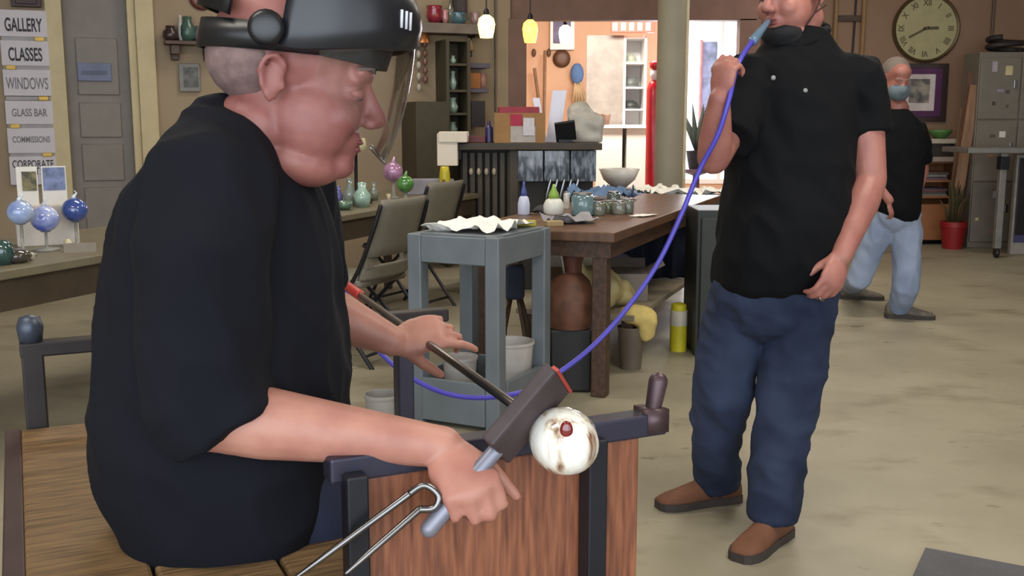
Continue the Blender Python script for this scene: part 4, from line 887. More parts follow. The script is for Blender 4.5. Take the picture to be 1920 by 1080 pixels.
# wheeled steel table
cw = Fz(1870, 484, 0)
zt = P(1840, 277, cw.y).z
t = thing('wheeled_table', 'tall grey steel table on casters in front of the lockers', 'table', (cw.x, cw.y, 0))
m_gt = M('steel_grey', (132, 130, 126), .4, .3)
xa = P(1812, 277, cw.y).x - cw.x
obj('tabletop', MB().box((xa, -.05, zt - .05), (1.3, .55, zt)), m_gt, t, False, .006)
for x, y in ((-.0, 0), (1.15, 0), (1.15, .45)):
    obj('leg', MB().box((x - .03, y, .09), (x + .03, y + .06, zt - .05)), m_gt, t, False, .004)
    obj('caster', MB().lathe([(.04, -.015), (.045, 0), (.04, .015)], (0, 0, 0), 16, Matrix.Translation((x, y + .03, .045)) @ Matrix.Rotation(math.pi / 2, 4, 'Y')).box((x - .02, y + .01, .05), (x + .02, y + .05, .1)), m_black, t)
obj('leg_clamp', MB().box((-.04, -.02, zt - .2), (.04, .07, zt - .08)), m_dark, t, False, .004)
a = P(1907, 300, 9.9); b = P(1960, 470, 9.9)
t = thing('screen_board', 'dark framed board with blue foot panel by the wheeled table', 'board', (a.x + .2, 9.9, 0))
obj('frame', MB().box((a.x, 9.9, 0), (a.x + .6, 9.96, P(1907, 290, 9.9).z)), M('pale_frame', (150, 146, 138), .5), t, False, .006, True)
obj('panel', MB().box((a.x + .02, 9.885, P(1907, 440, 9.9).z), (a.x + .58, 9.9, P(1907, 296, 9.9).z)), m_black, t, False, .004, True)
obj('foot_panel', MB().box((a.x + .02, 9.882, .12), (a.x + .58, 9.9, P(1907, 440, 9.9).z)), M('indigo', (66, 64, 104), .5), t, False, .004, True)
# grey mat on the floor
c = [Fz(1735, 1030, .006), Fz(1935, 1068, .006)]
e = (c[1] - c[0]).normalized(); n_ = Vector((e.y, -e.x, 0)); n_ = n_ if n_.y < 0 else -n_
pts = [c[0], c[0] + e * 1.2, c[0] + e * 1.2 + n_ * .8, c[0] + n_ * .8 + e * .0]
mb = MB(); mb.add([(p.x, p.y, .0) for p in pts] + [(p.x, p.y, .012) for p in pts], [(3, 2, 1, 0), (4, 5, 6, 7), (0, 1, 5, 4), (1, 2, 6, 5), (2, 3, 7, 6), (3, 0, 4, 7)])
tag(obj('floor_mat', mb, M('mat_grey', (84, 84, 88), .7, var=.1, bump=.2), smooth=False), 'dark grey rubber mat lying on the concrete floor', 'mat')

# ================================================================== gaffer's bench
ZR = .81; ZS = .634
bA = Fz(58, 640, ZR); bB = Fz(836, 577, ZR); bC = Fz(1238, 768, ZR)
bf = (bB - bA).normalized(); br = Vector((bf.y, -bf.x, 0)); BA = math.atan2(bf.y, bf.x)
sp = (bC - bB).dot(br)
near_end = bB + br * sp + bf * (bC - bB).dot(bf)
rail_len = (bB - bA).length
bn = thing('gaffer_bench', 'steel framed wooden glassblowing bench the man sits on', 'bench', (bA.x, bA.y, 0), BA)
# local: x along the rails, y = -(toward camera)
nl = (near_end - bA).dot(bf)           # x of near rail end
m_bench = M('bench_iron', (46, 40, 40), .5, .4, var=.2); m_rail = M('rail_iron', (58, 56, 72), .35, .5, var=.15)
m_ply = M('red_ply', (92, 50, 34), .5, scale=7, stretch=(16, 16, 1.4), rgb2=(150, 92, 62), fac=(.3, .7), bump=.15, bscale=5)
m_seat = M('seat_wood', (92, 68, 42), .6, scale=6, stretch=(2, 18, 2), rgb2=(138, 108, 70), fac=(.3, .7), bump=.2, bscale=8)
obj('rail', MB().box((-.022, -.022, ZR - .03), (rail_len, .02, ZR)), m_bench, bn, False, .004)
obj('rail', MB().box((nl - .53, -sp - .02, ZR - .035), (nl, -sp + .02, ZR)), m_rail, bn, False, .004)
obj('rail_stop', MB().tube([(nl - .015, -sp, ZR - .005), (nl - .005, -sp, ZR + .045)], [.012, .015], 10, rnd=True).box((nl - .035, -sp - .022, ZR - .03), (nl + .002, -sp + .022, ZR + .006)), M('stop_rust', (84, 66, 70), .4, .5), bn, True)
obj('rail_stop', MB().lathe([(.022, ZR), (.026, ZR + .03), (.02, ZR + .05), (.004, ZR + .055)], (.0, 0, 0), 14), M('stop_blue', (70, 78, 92), .4, .4), bn, True)
obj('post', MB().box((-.02, -.022, 0), (.022, .0215, ZR - .022)), m_bench, bn, False, .004)
obj('post', MB().box((rail_len - .13, -.02, 0), (rail_len - .09, .0195, ZR - .022)), m_rail, bn, False, .004)
u0 = nl - .135
obj('post', MB().box((u0 - .016, -sp - .045, 0), (u0 + .016, -sp - .012, ZR - .02)), M('post_black', (34, 34, 40), .4, .4), bn, False, .003)
obj('post', MB().box((nl - .515, -sp - .045, 0), (nl - .485, -sp - .012, ZR - .02)), M('post_black', (34, 34, 40)), bn, False, .003)
obj('post', MB().box((-.02, -sp - .02, 0), (.02, -sp + .02, ZS - .05)), m_bench, bn, False, .003)
obj('side_panel', MB().box((nl - .50, -sp - .012, .05), (nl - .045, -sp + .01, ZR - .036)), m_ply, bn, False, .003)
for k in range(3):
    obj('seat_plank', MB().box((-.03 + .165 * k, -sp + .0, ZS - .045), (-.03 + .165 * k + .16, -.025, ZS)), m_seat, bn, False, .006)
obj('seat_edge', MB().box((-.06, -sp - .02, ZS - .06), (-.03, .0, ZS - .004)), M('edge_iron', (76, 58, 56), .5, .3), bn, False, .003)
obj('seat_edge', MB().box((.47, -sp, ZS - .06), (.495, -.0, ZS - .004)), m_bench, bn, False, .003)
obj('cross_bar', MB().box((-.04, -sp + .0, .16), (-.01, 0, .2)), m_bench, bn, False, .003)
# pair of jacks leaning between seat and near rail
jk = thing('steel_jacks', 'pair of long steel jacks leaning against the reddish bench panel', 'tool', P(600, 1060, 1.28))
a1, a2 = P(556, 1082, 1.27), P(768, 926, 1.315); b1, b2 = P(650, 1074, 1.26), P(786, 955, 1.31)
for (p_, q_) in ((a1, a2), (b1, b2)):
    obj('blade', MB().tube([p_, p_ + (q_ - p_) * .3, q_], [.003, .0045, .005], 8, rnd=True), M('jack_steel', (120, 118, 118), .22, 1), jk, True, world=True)
obj('bow', MB().tube(spline([a2, a2 + Vector((.02, 0, .012)), (a2 + b2) / 2 + Vector((.032, 0, .008)), b2 + Vector((.02, 0, .002)), b2], 5), .005, 8), M('jack_steel', (120, 118, 118)), jk, True, world=True)
# blowpipe with glass
ZP = ZR + .012
pe0 = Fz(648, 534, ZP + .012); pe1 = Fz(1048, 820, ZP)
bpipe = thing('blowpipe', 'long steel blowpipe with red hose end lying across the bench rails', 'blowpipe', pe0)
pd = (pe1 - pe0).normalized()
obj('tube', MB().tube([pe0 + pd * .16, pe1], .0078, 12), M('pipe_steel', (112, 106, 102), .35, .9), bpipe, True, world=True)
obj('red_sleeve', MB().tube([pe0, pe0 + pd * .16], .0125, 12, rnd=True), M('red_sleeve', (176, 46, 42), .45), bpipe, True, world=True)
def glass_white():
    m = bpy.data.materials.new('streaked_white_glass'); m.use_nodes = True; nt = m.node_tree; b = nt.nodes['Principled BSDF']
    b.inputs['Roughness'].default_value = .06; b.inputs['Coat Weight'].default_value = 1
    tc = nt.nodes.new('ShaderNodeTexCoord'); mp = nt.nodes.new('ShaderNodeMapping'); mp.inputs['Scale'].default_value = (60, 60, 9)
    nt.links.new(tc.outputs['Object'], mp.inputs[0])
    n = nt.nodes.new('ShaderNodeTexNoise'); n.inputs['Scale'].default_value = 1.0; n.inputs['Detail'].default_value = 3; nt.links.new(mp.outputs[0], n.inputs[0])
    r = nt.nodes.new('ShaderNodeValToRGB'); e = r.color_ramp.elements
    e[0].position = .3; e[0].color = lin((128, 84, 66)); e[1].position = .5; e[1].color = lin((232, 228, 214))
    x = e.new(.42); x.color = lin((206, 190, 168)); x = e.new(.7); x.color = lin((246, 244, 238))
    nt.links.new(n.outputs[0], r.inputs[0]); nt.links.new(r.outputs[0], b.inputs['Base Color'])
    return m
gl = thing('glass_gather', 'streaky white blown glass piece with a red centre on the pipe end', 'glass', pe1)
Tg = Matrix.Translation(pe1 + pd * .01) @ pd.to_track_quat('Z', 'Y').to_matrix().to_4x4()
obj('bulb', MB().lathe([(.012, -.05), (.03, -.043), (.04, -.025), (.046, 0), (.045, .02), (.036, .042), (.02, .054), (.006, .058)], (0, 0, 0), 28, Tg), glass_white(), gl, True, world=True)
rs = P(1062, 808, (pe1 + pd * .01).y - .047)
obj('red_core', MB().ell(rs, (.009, .006, .014)), M('deep_red_glass', (120, 22, 26), .1, coat=1), gl, True, world=True)
# paddle held in the near hand
pc_ = P(988, 776, 1.37)
U = (P(1045, 712, 1.38) - P(955, 818, 1.35)).normalized(); N = Vector((.55, -.62, -.55)); N = (N - U * N.dot(U)).normalized(); Wd = N.cross(U)
def frame(c, u, w_, n): return Matrix(((u.x, w_.x, n.x, c.x), (u.y, w_.y, n.y, c.y), (u.z, w_.z, n.z, c.z), (0, 0, 0, 1)))
Tp = frame(pc_, U, Wd, N)
pad = thing('wooden_paddle', 'charred dark wooden paddle pressed onto the white glass', 'paddle', pc_)
obj('blade', MB().box((-.066, -.04, -.011), (.066, .04, .011), Tp), M('charred_wood', (66, 54, 56), .6, var=.25, scale=14), pad, False, .004, True)
obj('edge_strip', MB().box((.064, -.04, .002), (.069, .04, .0125), Tp), M('ember_red', (164, 62, 50), .5), pad, False, .001, True)
obj('handle', MB().tube([Tp @ Vector((-.06, 0, 0)), Tp @ Vector((-.2, 0, 0))], [.011, .012], 12, rnd=True), M('handle_grey', (126, 126, 138), .4, .4), pad, True, world=True)

# ================================================================== people
m_skin = M('skin_ruddy', (130, 76, 72), .5, var=.1, scale=14, sss=.1, rgb2=(156, 100, 90), fac=(.35, .65))
m_skin2 = M('skin_fair', (150, 94, 84), .5, var=.1, scale=12, sss=.1, rgb2=(170, 114, 100))
m_skin_a = M('skin_arm', (164, 108, 94), .5, var=.1, scale=14, sss=.1, rgb2=(184, 130, 112), fac=(.35, .65))
m_lip = M('lip', (124, 66, 66), .45); m_eye = M('eye_white', (150, 128, 124), .3); m_iris = M('iris', (52, 58, 70), .2)
m_tee = M('black_tee', (16, 17, 24), .9, var=.12, scale=5, bump=.06, bscale=420, spec=.2)
m_polo = M('black_polo', (10, 11, 14), .9, var=.12, scale=6, bump=.06, bscale=420, spec=.2)
def denim(name, rgb, rgb2): return M(name, rgb, .85, scale=4, rgb2=rgb2, bump=.12, bscale=300, fac=(.3, .7), spec=.25)
m_jean = denim('blue_jeans', (32, 40, 60), (58, 68, 94)); m_jean_d = denim('dark_jeans', (36, 38, 56), (50, 54, 74)); m_jean_l = denim('light_jeans', (122, 136, 164), (160, 172, 194))
def head_T(c, yaw, pitch, s, roll=0):
    return Matrix.Translation(c) @ Matrix.Rotation(yaw, 4, 'Z') @ Matrix.Rotation(pitch, 4, 'Y') @ Matrix.Rotation(roll, 4, 'X') @ Matrix.Diagonal((s, s, s, 1))
def head_parts(mb, T, heavy=0.0, neck_to=None, nr=.06):
    e = lambda c, r: mb.ell(c, r, T)
    e((-.012, 0, .045), (.1, .078, .088)); e((.03, 0, -.015), (.068, .064, .085)); e((.028, 0, -.06), (.06, .056 + heavy * .012, .046))
    e((.076, 0, -.092), (.022, .027, .02)); e((.086, 0, .03), (.018, .05, .013)); e((.06, 0, .07), (.042, .058, .045))
    for s in (-1, 1):
        e((.068, s * .036, -.03), (.028, .026 + heavy * .004, .028)); e((.108, s * .013, -.032), (.012, .009, .009))
        mb.tube([T @ Vector(q) for q in ((-.006, s * .078, .004), (-.004, s * .082, .02), (-.014, s * .087, .03), (-.028, s * .09, .026), (-.033, s * .09, .008), (-.028, s * .087, -.01), (-.016, s * .081, -.026), (-.008, s * .077, -.022))], [.0045, .005, .0052, .0052, .0052, .005, .006, .004], 8, rnd=True); e((-.016, s * .079, .002), (.013, .006, .026)); e((-.004, s * .078, -.006), (.005, .006, .008))
        e((.078, s * .032, .007), (.0135, .018, .011)); e((.03, s * .03, -.04), (.058 , .038 + heavy * .006, .058))
    mb.tube([T @ Vector((.088, 0, .022)), T @ Vector((.105, 0, -.005)), T @ Vector((.116, 0, -.024))], [.011, .012, .0155], 12, rnd=True)
    e((.09, 0, -.055), (.012, .026, .009)); e((.087, 0, -.070), (.012, .022, .009)); e((.08, 0, -.062), (.017, .034, .02))
    if heavy:
        e((.02, 0, -.098), (.064, .064, .034)); e((-.03, 0, -.06), (.06, .07, .05))
    if neck_to is not None:
        mb.tube([T @ Vector((-.015, 0, -.03)), T @ Vector((-.02, 0, -.09)), neck_to, neck_to + Vector((0, 0, -.08))], [nr, nr * 1.0, nr * 1.02, nr * 1.0], 18, rnd=True)
def face_parts(T, parent, brow=(110, 96, 90), closed=True):
    for s in (-1, 1):
        obj('eye', MB().ell((.0835, s * .033, .0005), (.009, .0125, .0065), T), m_eye, parent, True, world=True)
        obj('iris', MB().ell((.0915, s * .032, -.001), (.0025, .0045, .004), T), m_iris, parent, True, world=True)
        obj('eyelid', MB().ell((.0838, s * .033, .0030), (.0108, .0150, .0085), T), m_skin, parent, True, world=True)
        obj('eyebrow', MB().tube([T @ Vector((.101, s * .014, .034)), T @ Vector((.1, s * .032, .039)), T @ Vector((.084, s * .05, .034))], [.003, .004, .002], 6, rnd=True), M('brow', brow, .8), parent, True, world=True)
    obj('lips', MB().ell((.0985, 0, -.058), (.005, .02, .0042), T).ell((.096, 0, -.068), (.0055, .018, .005), T), m_lip, parent, True, world=True)
def hand(mb, wrist, a, n, ts, curls, s=1.0, thumb=(.7, .25), spread=.0):
    a = a.normalized(); n = (n - a * n.dot(a)).normalized(); lat = n.cross(a) * ts
    T = frame(wrist, a, lat, n)
    mb.ell((.05 * s, 0, 0), (.052 * s, .041 * s, .016 * s), T); mb.ell((.075 * s, .004 * s, .002 * s), (.024 * s, .041 * s, .013 * s), T); mb.ell((.03 * s, .018 * s, -.006 * s), (.034 * s, .02 * s, .016 * s), T)
    mb.ell((.0, 0, 0), (.035 * s, .029 * s, .021 * s), T)
    tips = []
    for k, (off, ln) in enumerate(((.031, .072), (.0105, .08), (-.0105, .074), (-.0305, .058))):
        c = curls[k] if hasattr(curls[0], '__len__') else curls
        p = wrist + a * (.09 - (.004, 0, .003, .012)[k]) * s + lat * off * s
        ang = 0; pts = [p - a * .018 * s]; r = [.0105 * s]; yaw = (off / .03) * spread
        fa = (a * math.cos(yaw) + lat * math.sin(yaw)).normalized()
        pts.append(p); r.append(.0098 * s)
        for j, fr in enumerate((.46, .31, .23)):
            ang += c[j]; d = fa * math.cos(ang) - n * math.sin(ang)
            p = p + d * ln * fr * s; pts.append(p); r.append((.0088, .0080, .0068)[j] * s)
        mb.tube(pts, r, 10, rnd=True); tips.append((pts[2].lerp(pts[3], .5) if len(pts) > 3 else p, (pts[3] - pts[2]).normalized()))
    d1 = (a * (1 - thumb[0]) + lat * thumb[0] - n * thumb[1]).normalized(); d2 = (d1 * .6 + a * .6 - n * thumb[1] * .8).normalized()
    b0 = wrist + a * .022 * s + lat * .022 * s - n * .006 * s
    mb.tube([b0, b0 + d1 * .035 * s, b0 + d1 * .035 * s + d2 * .03 * s, b0 + d1 * .035 * s + d2 * .055 * s], [.0145 * s, .0118 * s, .0105 * s, .0085 * s], 10, rnd=True)
    return tips
def rings(mb, rows, seg=36, ex=2.3, rot=0.0):
    rg = []
    for (py, l, r, Y, ry) in rows:
        a, b = P(l, py, Y), P(r, py, Y); cx = (a.x + b.x) / 2; rx = (b.x - a.x) / 2; q = []
        for k in range(seg):
            t = 2 * math.pi * k / seg; ct, st_ = math.cos(t), math.sin(t)
            q.append(Vector((cx + rx * math.copysign(abs(ct) ** (2 / ex), ct), Y + ry * math.copysign(abs(st_) ** (2 / ex), st_), a.z)))
        rg.append(q)
    mb.loft(rg, True); return mb
def folds(a1=.006, a2=.004, k1=(6, 6, 5), k2=(16, 16, 9)):
    def f(p):
        return a1 * mnoise.noise(Vector((p.x * k1[0], p.y * k1[1], p.z * k1[2] + p.x * 4))) + a2 * (1 - 2 * abs(mnoise.noise(Vector((p.x * k2[0] + p.z * 5, p.y * k2[1], p.z * k2[2])))))
    return f
def shoe(loc, rz, mat, sole, parent, L=.29, tilt=0.0):
    T = Matrix.Translation(loc) @ Matrix.Rotation(rz, 4, 'Z') @ Matrix.Rotation(tilt, 4, 'Y')
    secs = [(-.08, .03, .075), (-.065, .038, .1), (-.02, .04, .105), (.03, .039, .1), (.08, .043, .078), (.13, .049, .06), (.17, .047, .05), (.2, .036, .04), (.212, .02, .03)]
    rg = [];  sg_ = []
    for x, hw, h in secs:
        x = x * L / .29
        rg.append([T @ Vector((x, hw * math.copysign(abs(math.cos(t)) ** .8, math.cos(t)), .02 + max(0, math.sin(t)) ** .8 * (h - .02) if math.sin(t) > 0 else .02)) for t in [2 * math.pi * k / 18 for k in range(18)]])
        sg_.append([T @ Vector((x * 1.02, hw * 1.06 * sx_, z)) for sx_, z in ((-1, 0), (1, 0), (1, .026), (-1, .026))])
    obj('shoe', MB().loft(rg), mat, parent, True, world=True); obj('sole', MB().loft(sg_), sole, parent, False, world=True)

# ---------------------------------------------------------------- seated glassblower
YM = 1.58
man = thing('person', 'seated person in black t-shirt and clear face shield shaping glass at the bench', 'person', (-.45, YM, 0))
hc = P(520, 152, 1.555); TH = head_T(hc, R(6), R(11), 1.12)
TH = TH @ Matrix.Translation((.02, 0, 0))
sk = MB(); head_parts(sk, TH, 1.0, P(462, 245, 1.57), .067)
rings(sk, [(290, 410, 500, YM, .08), (330, 330, 520, YM, .13), (500, 220, 600, YM, .18), (800, 220, 600, YM, .18), (1000, 260, 560, YM, .16)], 24)
# near (right) arm
shR, elR, wrR = P(400, 345, 1.43), P(385, 778, 1.36), P(830, 838, 1.385)
sk.tube([shR, shR.lerp(elR, .5), elR], [.06, .058, .05], 16, rnd=True)
sk.tube([elR, elR.lerp(wrR, .25), elR.lerp(wrR, .6), wrR], [.048, .05, .04, .029], 16, rnd=True)
hnd_end = Tp @ Vector((-.125, 0, 0))
aR = (hnd_end - wrR).normalized()
hand(sk, wrR, aR + Vector((0, 0, .05)), Vector((.1, -.75, .6)), 1, (1.0, 1.15, .7), 1.05, (.55, .5))
# far (left) arm over the pipe
def on_pipe(px):
    best = min((abs((960 + FPX * (q := pe0.lerp(pe1, t / 400)).x / (q.y * cs - (q.z - CAM_H) * sn)) - px), t) for t in range(401)); return pe0.lerp(pe1, best[1] / 400)
hp_ = on_pipe(795)
shL, elL = P(520, 330, 1.82), P(580, 572, 1.98)
wrL = P(738, 640, hp_.y - .03)
sk.tube([shL, shL.lerp(elL, .5), elL], [.06, .055, .05], 14, rnd=True)
sk.tube([elL, elL.lerp(wrL, .3), elL.lerp(wrL, .65), wrL], [.05, .052, .04, .029], 14, rnd=True)
aL = (hp_ + Vector((0.02, 0, .018)) - wrL).normalized()
hand(sk, wrL, aL, Vector((-.15, -.72, .68)), -1, ((.25, .35, .2), (.5, .9, .5), (.55, 1.0, .6), (.5, 1.0, .6)), 1.08, (.45, .7), .12)
# hips and legs under the cloth
hip = Vector((-.45, YM, ZS + .10))
knR, knL = hip + bf * .40 + br * .02 + Vector((0, 0, -.25)), hip + bf * .40 - br * .16 + Vector((0, 0, -.25))
anR, anL = Vector((knR.x + .02, knR.y, .09)), Vector((knL.x + .02, knL.y, .09))
hR, hL = hip + br * .1 + Vector((0, 0, -.01)), hip - br * .1 + Vector((0, 0, -.01))
for h_, k_, a_ in ((hR, knR, anR), (hL, knL, anL)):
    sk.tube([h_, k_, a_, a_ + Vector((0, 0, -.03))], [.08, .058, .04, .04], 12, rnd=True)
fuse('body', sk, m_skin, .0045, 8, man, None, m_skin_a, lambda c: c.z < 1.1)
face_parts(TH, man)
obj('hair', MB().ell((-.05, 0, .022), (.066, .0805, .058), TH), M('grey_stubble', (118, 96, 92), .9, var=.2, scale=60), man, True, world=True)
# t-shirt
tee = rings(MB(), [(1048, 350, 490, YM - .02, .11), (1026, 300, 575, YM - .02, .17), (985, 254, 628, YM, .195), (900, 222, 646, YM, .205), (800, 206, 650, YM, .21), (700, 206, 647, YM, .21), (600, 210, 643, YM, .205), (500, 222, 636, YM, .195), (420, 240, 616, YM, .185), (360, 262, 594, YM, .18), (315, 292, 562, YM, .17), (278, 330, 532, YM, .15), (248, 352, 506, YM, .125), (224, 368, 478, YM, .1), (202, 382, 452, YM, .085), (188, 388, 432, YM, .075)], 44)
shS = P(398, 350, 1.43)
tee.tube([P(425, 300, 1.53), shS, P(385, 490, 1.385), P(382, 640, 1.365), P(392, 750, 1.355), P(428, 802, 1.355)], [.08, .086, .086, .084, .08, .074], 22, rnd=False)
tee.tube([P(470, 290, 1.68), P(520, 330, 1.82), P(560, 480, 1.93), P(575, 545, 1.95)], [.10, .095, .085, .08], 18)
shirt = fuse('t_shirt', tee, m_tee, .0065, 6, man, folds(.009, .009, (6, 6, 4), (13, 13, 7)))
ncol = P(443, 232, 1.57)
# collar
cr = []
for k in range(28):
    a = 2 * math.pi * k / 28
    cr.append(P(452 + 74 * math.cos(a) - 2, 242 + 50 * math.cos(a), 1.575 + .088 * math.sin(a)))
cr.append(cr[0]); obj('collar', MB().tube(cr, .0085, 8), m_tee, shirt, True, world=True)
pj = MB(); pj.ell(hip + Vector((0, 0, -.0)), (.2, .2, .12))
for h_, k_, a_ in ((hR, knR, anR), (hL, knL, anL)):
    pj.tube([h_, h_.lerp(k_, .5), k_], [.105, .092, .078], 16, rnd=True); pj.tube([k_, k_.lerp(a_, .5), a_], [.078, .072, .065], 16, rnd=True)
fuse('jeans', pj, m_jean_d, .010, 4, man, folds(.005, .004))
for a_ in (anR, anL): shoe((a_.x, a_.y, 0), BA, M('dark_shoe', (40, 36, 34), .6), m_black, man)
# face shield, strapped to the head: a thing of its own
fs = thing('face_shield', 'black crowned face shield with clear visor worn on the head', 'face shield', hc)
def arc(a, b, z, t0, t1, n, ox=0.0): return [TH @ Vector((ox + a * math.cos(t), b * math.sin(t), z(t) if callable(z) else z)) for t in [t0 + (t1 - t0) * k / (n - 1) for k in range(n)]]
def shell(rows, n):
    mb = MB(); vs = [p for r in rows for p in r]; m_ = len(rows)
    return mb.add(vs, [(i*n+j, i*n+j+1, (i+1)*n+j+1, (i+1)*n+j) for i in range(m_ - 1) for j in range(n - 1)])
n = 33
def thick(o, t):
    md = o.modifiers.new('thick', 'SOLIDIFY'); md.thickness = t; md.offset = 0
zb0 = lambda t: .078 - .036 * min(1, abs(t) / 1.6) ** 1.4
crown = shell([arc(.128, .100, lambda t: zb0(t) - .004, -1.75, 1.75, n, .012), arc(.139, .104, zb0, -1.75, 1.75, n, .012), arc(.140, .104, lambda t: zb0(t) + .025, -1.75, 1.75, n, .012), arc(.136, .102, .118, -1.75, 1.75, n, .012), arc(.125, .097, .142, -1.75, 1.75, n, .01), arc(.1, .082, .16, -1.75, 1.75, n, .005), arc(.055, .05, .168, -1.75, 1.75, n, 0), arc(.01, .01, .17, -1.75, 1.75, n, 0)], n)
o = obj('crown', crown, M('shield_black', (26, 27, 32), .3, var=.1), fs, True, world=True); thick(o, .004)
strap = shell([arc(.118, .089, lambda t: .035 + .012 * math.cos(t) , 0, 2 * math.pi, 41, -.008), arc(.117, .088, lambda t: .068 + .008 * math.cos(t), 0, 2 * math.pi, 41, -.008)], 41)
o = obj('headband', strap, m_black, fs, True, world=True); thick(o, .004)
o = obj('brow_pad', shell([arc(.106, .084, .042, -1.2, 1.2, n, .0), arc(.116, .088, .042, -1.2, 1.2, n, .0), arc(.122, .09, .09, -1.2, 1.2, n, .0)], n), M('foam_black', (20, 20, 24), .8), fs, True, world=True); thick(o, .006)
o = obj('back_strap', shell([arc(.121, .091, lambda t: .055 + .02 * abs(math.cos(t)) , 2.2, 4.08, 21, -.01), arc(.118, .089, lambda t: .105 + .02 * abs(math.cos(t)), 2.2, 4.08, 21, -.01)], 21), m_black, fs, True, world=True); thick(o, .007)
for s in (-1, 1):
    obj('pivot_knob', MB().lathe([(.022, 0), (.022, .012), (.015, .016), (.003, .016)], (0, 0, 0), 18, TH @ Matrix.Translation((-.03, s * .098, .058)) @ Matrix.Rotation(-s * math.pi / 2, 4, 'X')), m_black, fs, True, world=True)
ztop = lambda t: zb0(t) + .004
def vis(fr):
    return arc(.137 + .008 * fr * (1 - fr) * 4 - .013 * fr, .105 - .014 * fr, lambda t: ztop(t) * (1 - fr) + fr * (-.080 * max(0, math.cos(t)) ** .9 + .035 * (1 - max(0, math.cos(t)))), -1.4, 1.4, n, .012)
m_vis = clear_mat('clear_visor', (.97, .97, .98), .05)
o = obj('visor', shell([vis(k / 9) for k in range(10)], n), m_vis, fs, True, world=True)
obj('visor_rim', MB().tube(vis(1.0)[9:24], .0016, 6), clear_mat('visor_rim', (.75, .75, .78), .25), fs, True, world=True)
for k in range(3):
    th = -.62 + .075 * k
    q0_ = TH @ Vector((.012 + .142 * math.cos(th), .106 * math.sin(th), .094)); q1_ = TH @ Vector((.012 + .14 * math.cos(th - .02), .105 * math.sin(th - .02), .116))
    obj('white_mark', MB().tube([q0_, q1_], .0022, 6), M('mark_white', (206, 206, 212), .5), fs, True, world=True)

# ---------------------------------------------------------------- standing helper with the blow hose
YS = 3.08
hl = thing('person', 'standing person in black polo shirt and blue jeans blowing into a blue hose', 'person', (P(1440, 900, YS).x, YS, 0))
hc2 = P(1486, -6, YS); TH2 = head_T(hc2, math.atan2(-.62, -.78), R(6), 1.03)
sk = MB(); head_parts(sk, TH2, .4, P(1500, 105, YS + .02), .064)
rings(sk, [(110, 1440, 1560, YS, .07), (160, 1400, 1585, YS, .09), (400, 1375, 1560, YS, .1), (560, 1375, 1545, YS, .1)], 20)
shr, elr, wrr = P(1400, 165, YS - .02), P(1338, 296, 2.88), P(1349, 185, 2.80)
sk.tube([shr, shr.lerp(elr, .5), elr], [.06, .056, .046], 14, rnd=True)
sk.tube([elr, elr.lerp(wrr, .3), elr.lerp(wrr, .7), wrr], [.046, .047, .037, .029], 14, rnd=True)
hand(sk, wrr, P(1362, 110, 2.80) - wrr, Vector((-.75, -.62, .1)), 1, ((.7, 1.0, .6), (.9, 1.1, .7), (1.0, 1.2, .8), (1.0, 1.2, .8)), 1.0, (.35, .9))
shl, ell_, wrl = P(1612, 160, YS), P(1632, 338, YS - .03), P(1578, 480, YS - .16)
sk.tube([shl, shl.lerp(ell_, .5), ell_], [.06, .056, .047], 14, rnd=True)
sk.tube([ell_, ell_.lerp(wrl, .3), ell_.lerp(wrl, .7), wrl], [.047, .05, .038, .03], 14, rnd=True)
ftips = hand(sk, wrl, P(1553, 545, YS - .2) - wrl, Vector((.45, -.88, .15)), -1, ((.45, .75, .4), (.5, .8, .5), (.5, .85, .5), (.5, .85, .5)), 1.05, (.35, .5))
f1 = Fz(1452, 1018, 0); f2 = Fz(1345, 945, 0)
leg1 = [P(1505, 540, YS), P(1478, 765, YS - .06), Vector((f1.x, f1.y + .02, .1))]
leg2 = [P(1402, 540, YS + .03), P(1352, 740, YS + .06), Vector((f2.x, f2.y + .02, .1))]
pth1 = [leg1[0] + Vector((0, 0, .02)), P(1492, 640, YS - .02), leg1[1], leg1[1].lerp(leg1[2], .55) + Vector((-.012, -.01, 0)), leg1[2] + Vector((0, .0, -.03))]
pth2 = [leg2[0] + Vector((0, 0, .02)), P(1375, 640, YS + .05), leg2[1], leg2[1].lerp(leg2[2], .55) + Vector((-.01, .0, 0)), leg2[2] + Vector((0, 0, -.03))]
for lg in (pth1, pth2): sk.tube(lg, [.07, .065, .05, .045, .038], 12, rnd=True)
fuse('body', sk, m_skin2, .005, 6, hl)
face_parts(TH2, hl)
obj('hair', MB().ell((-.03, 0, .06), (.09, .081, .08), TH2), M('brown_hair', (84, 66, 56), .9), hl, True, world=True)
# black mask pulled under the chin
mk = thing('face_mask', 'black cloth mask pulled down under the chin', 'mask', hc2)
fuse('cloth', MB().ell((.05, 0, -.098), (.055, .062, .034), TH2).ell((.03, 0, -.118), (.06, .068, .028), TH2), M('mask_black', (18, 18, 20), .9), .005, 5, mk)
for s in (-1, 1):
    for z_ in (-.03, .022):
        obj('ear_loop', MB().tube([TH2 @ Vector((.04, s * .068, -.085)), TH2 @ Vector((.01, s * .0785, -.05)), TH2 @ Vector((-.03, s * .088, z_))], .0025, 6), M('loop_maroon', (52, 22, 24), .7), mk, True, world=True)
po = rings(MB(), [(552, 1352, 1518, YS, .12), (530, 1338, 1538, YS, .155), (480, 1342, 1562, YS, .175), (420, 1352, 1580, YS, .18), (350, 1362, 1592, YS, .17), (280, 1366, 1598, YS, .155), (220, 1368, 1602, YS, .145), (170, 1374, 1606, YS, .135), (135, 1392, 1600, YS, .12), (108, 1418, 1588, YS + .01, .105), (84, 1440, 1566, YS + .01, .088), (66, 1455, 1552, YS + .015, .076), (54, 1462, 1545, YS + .02, .07)], 36)
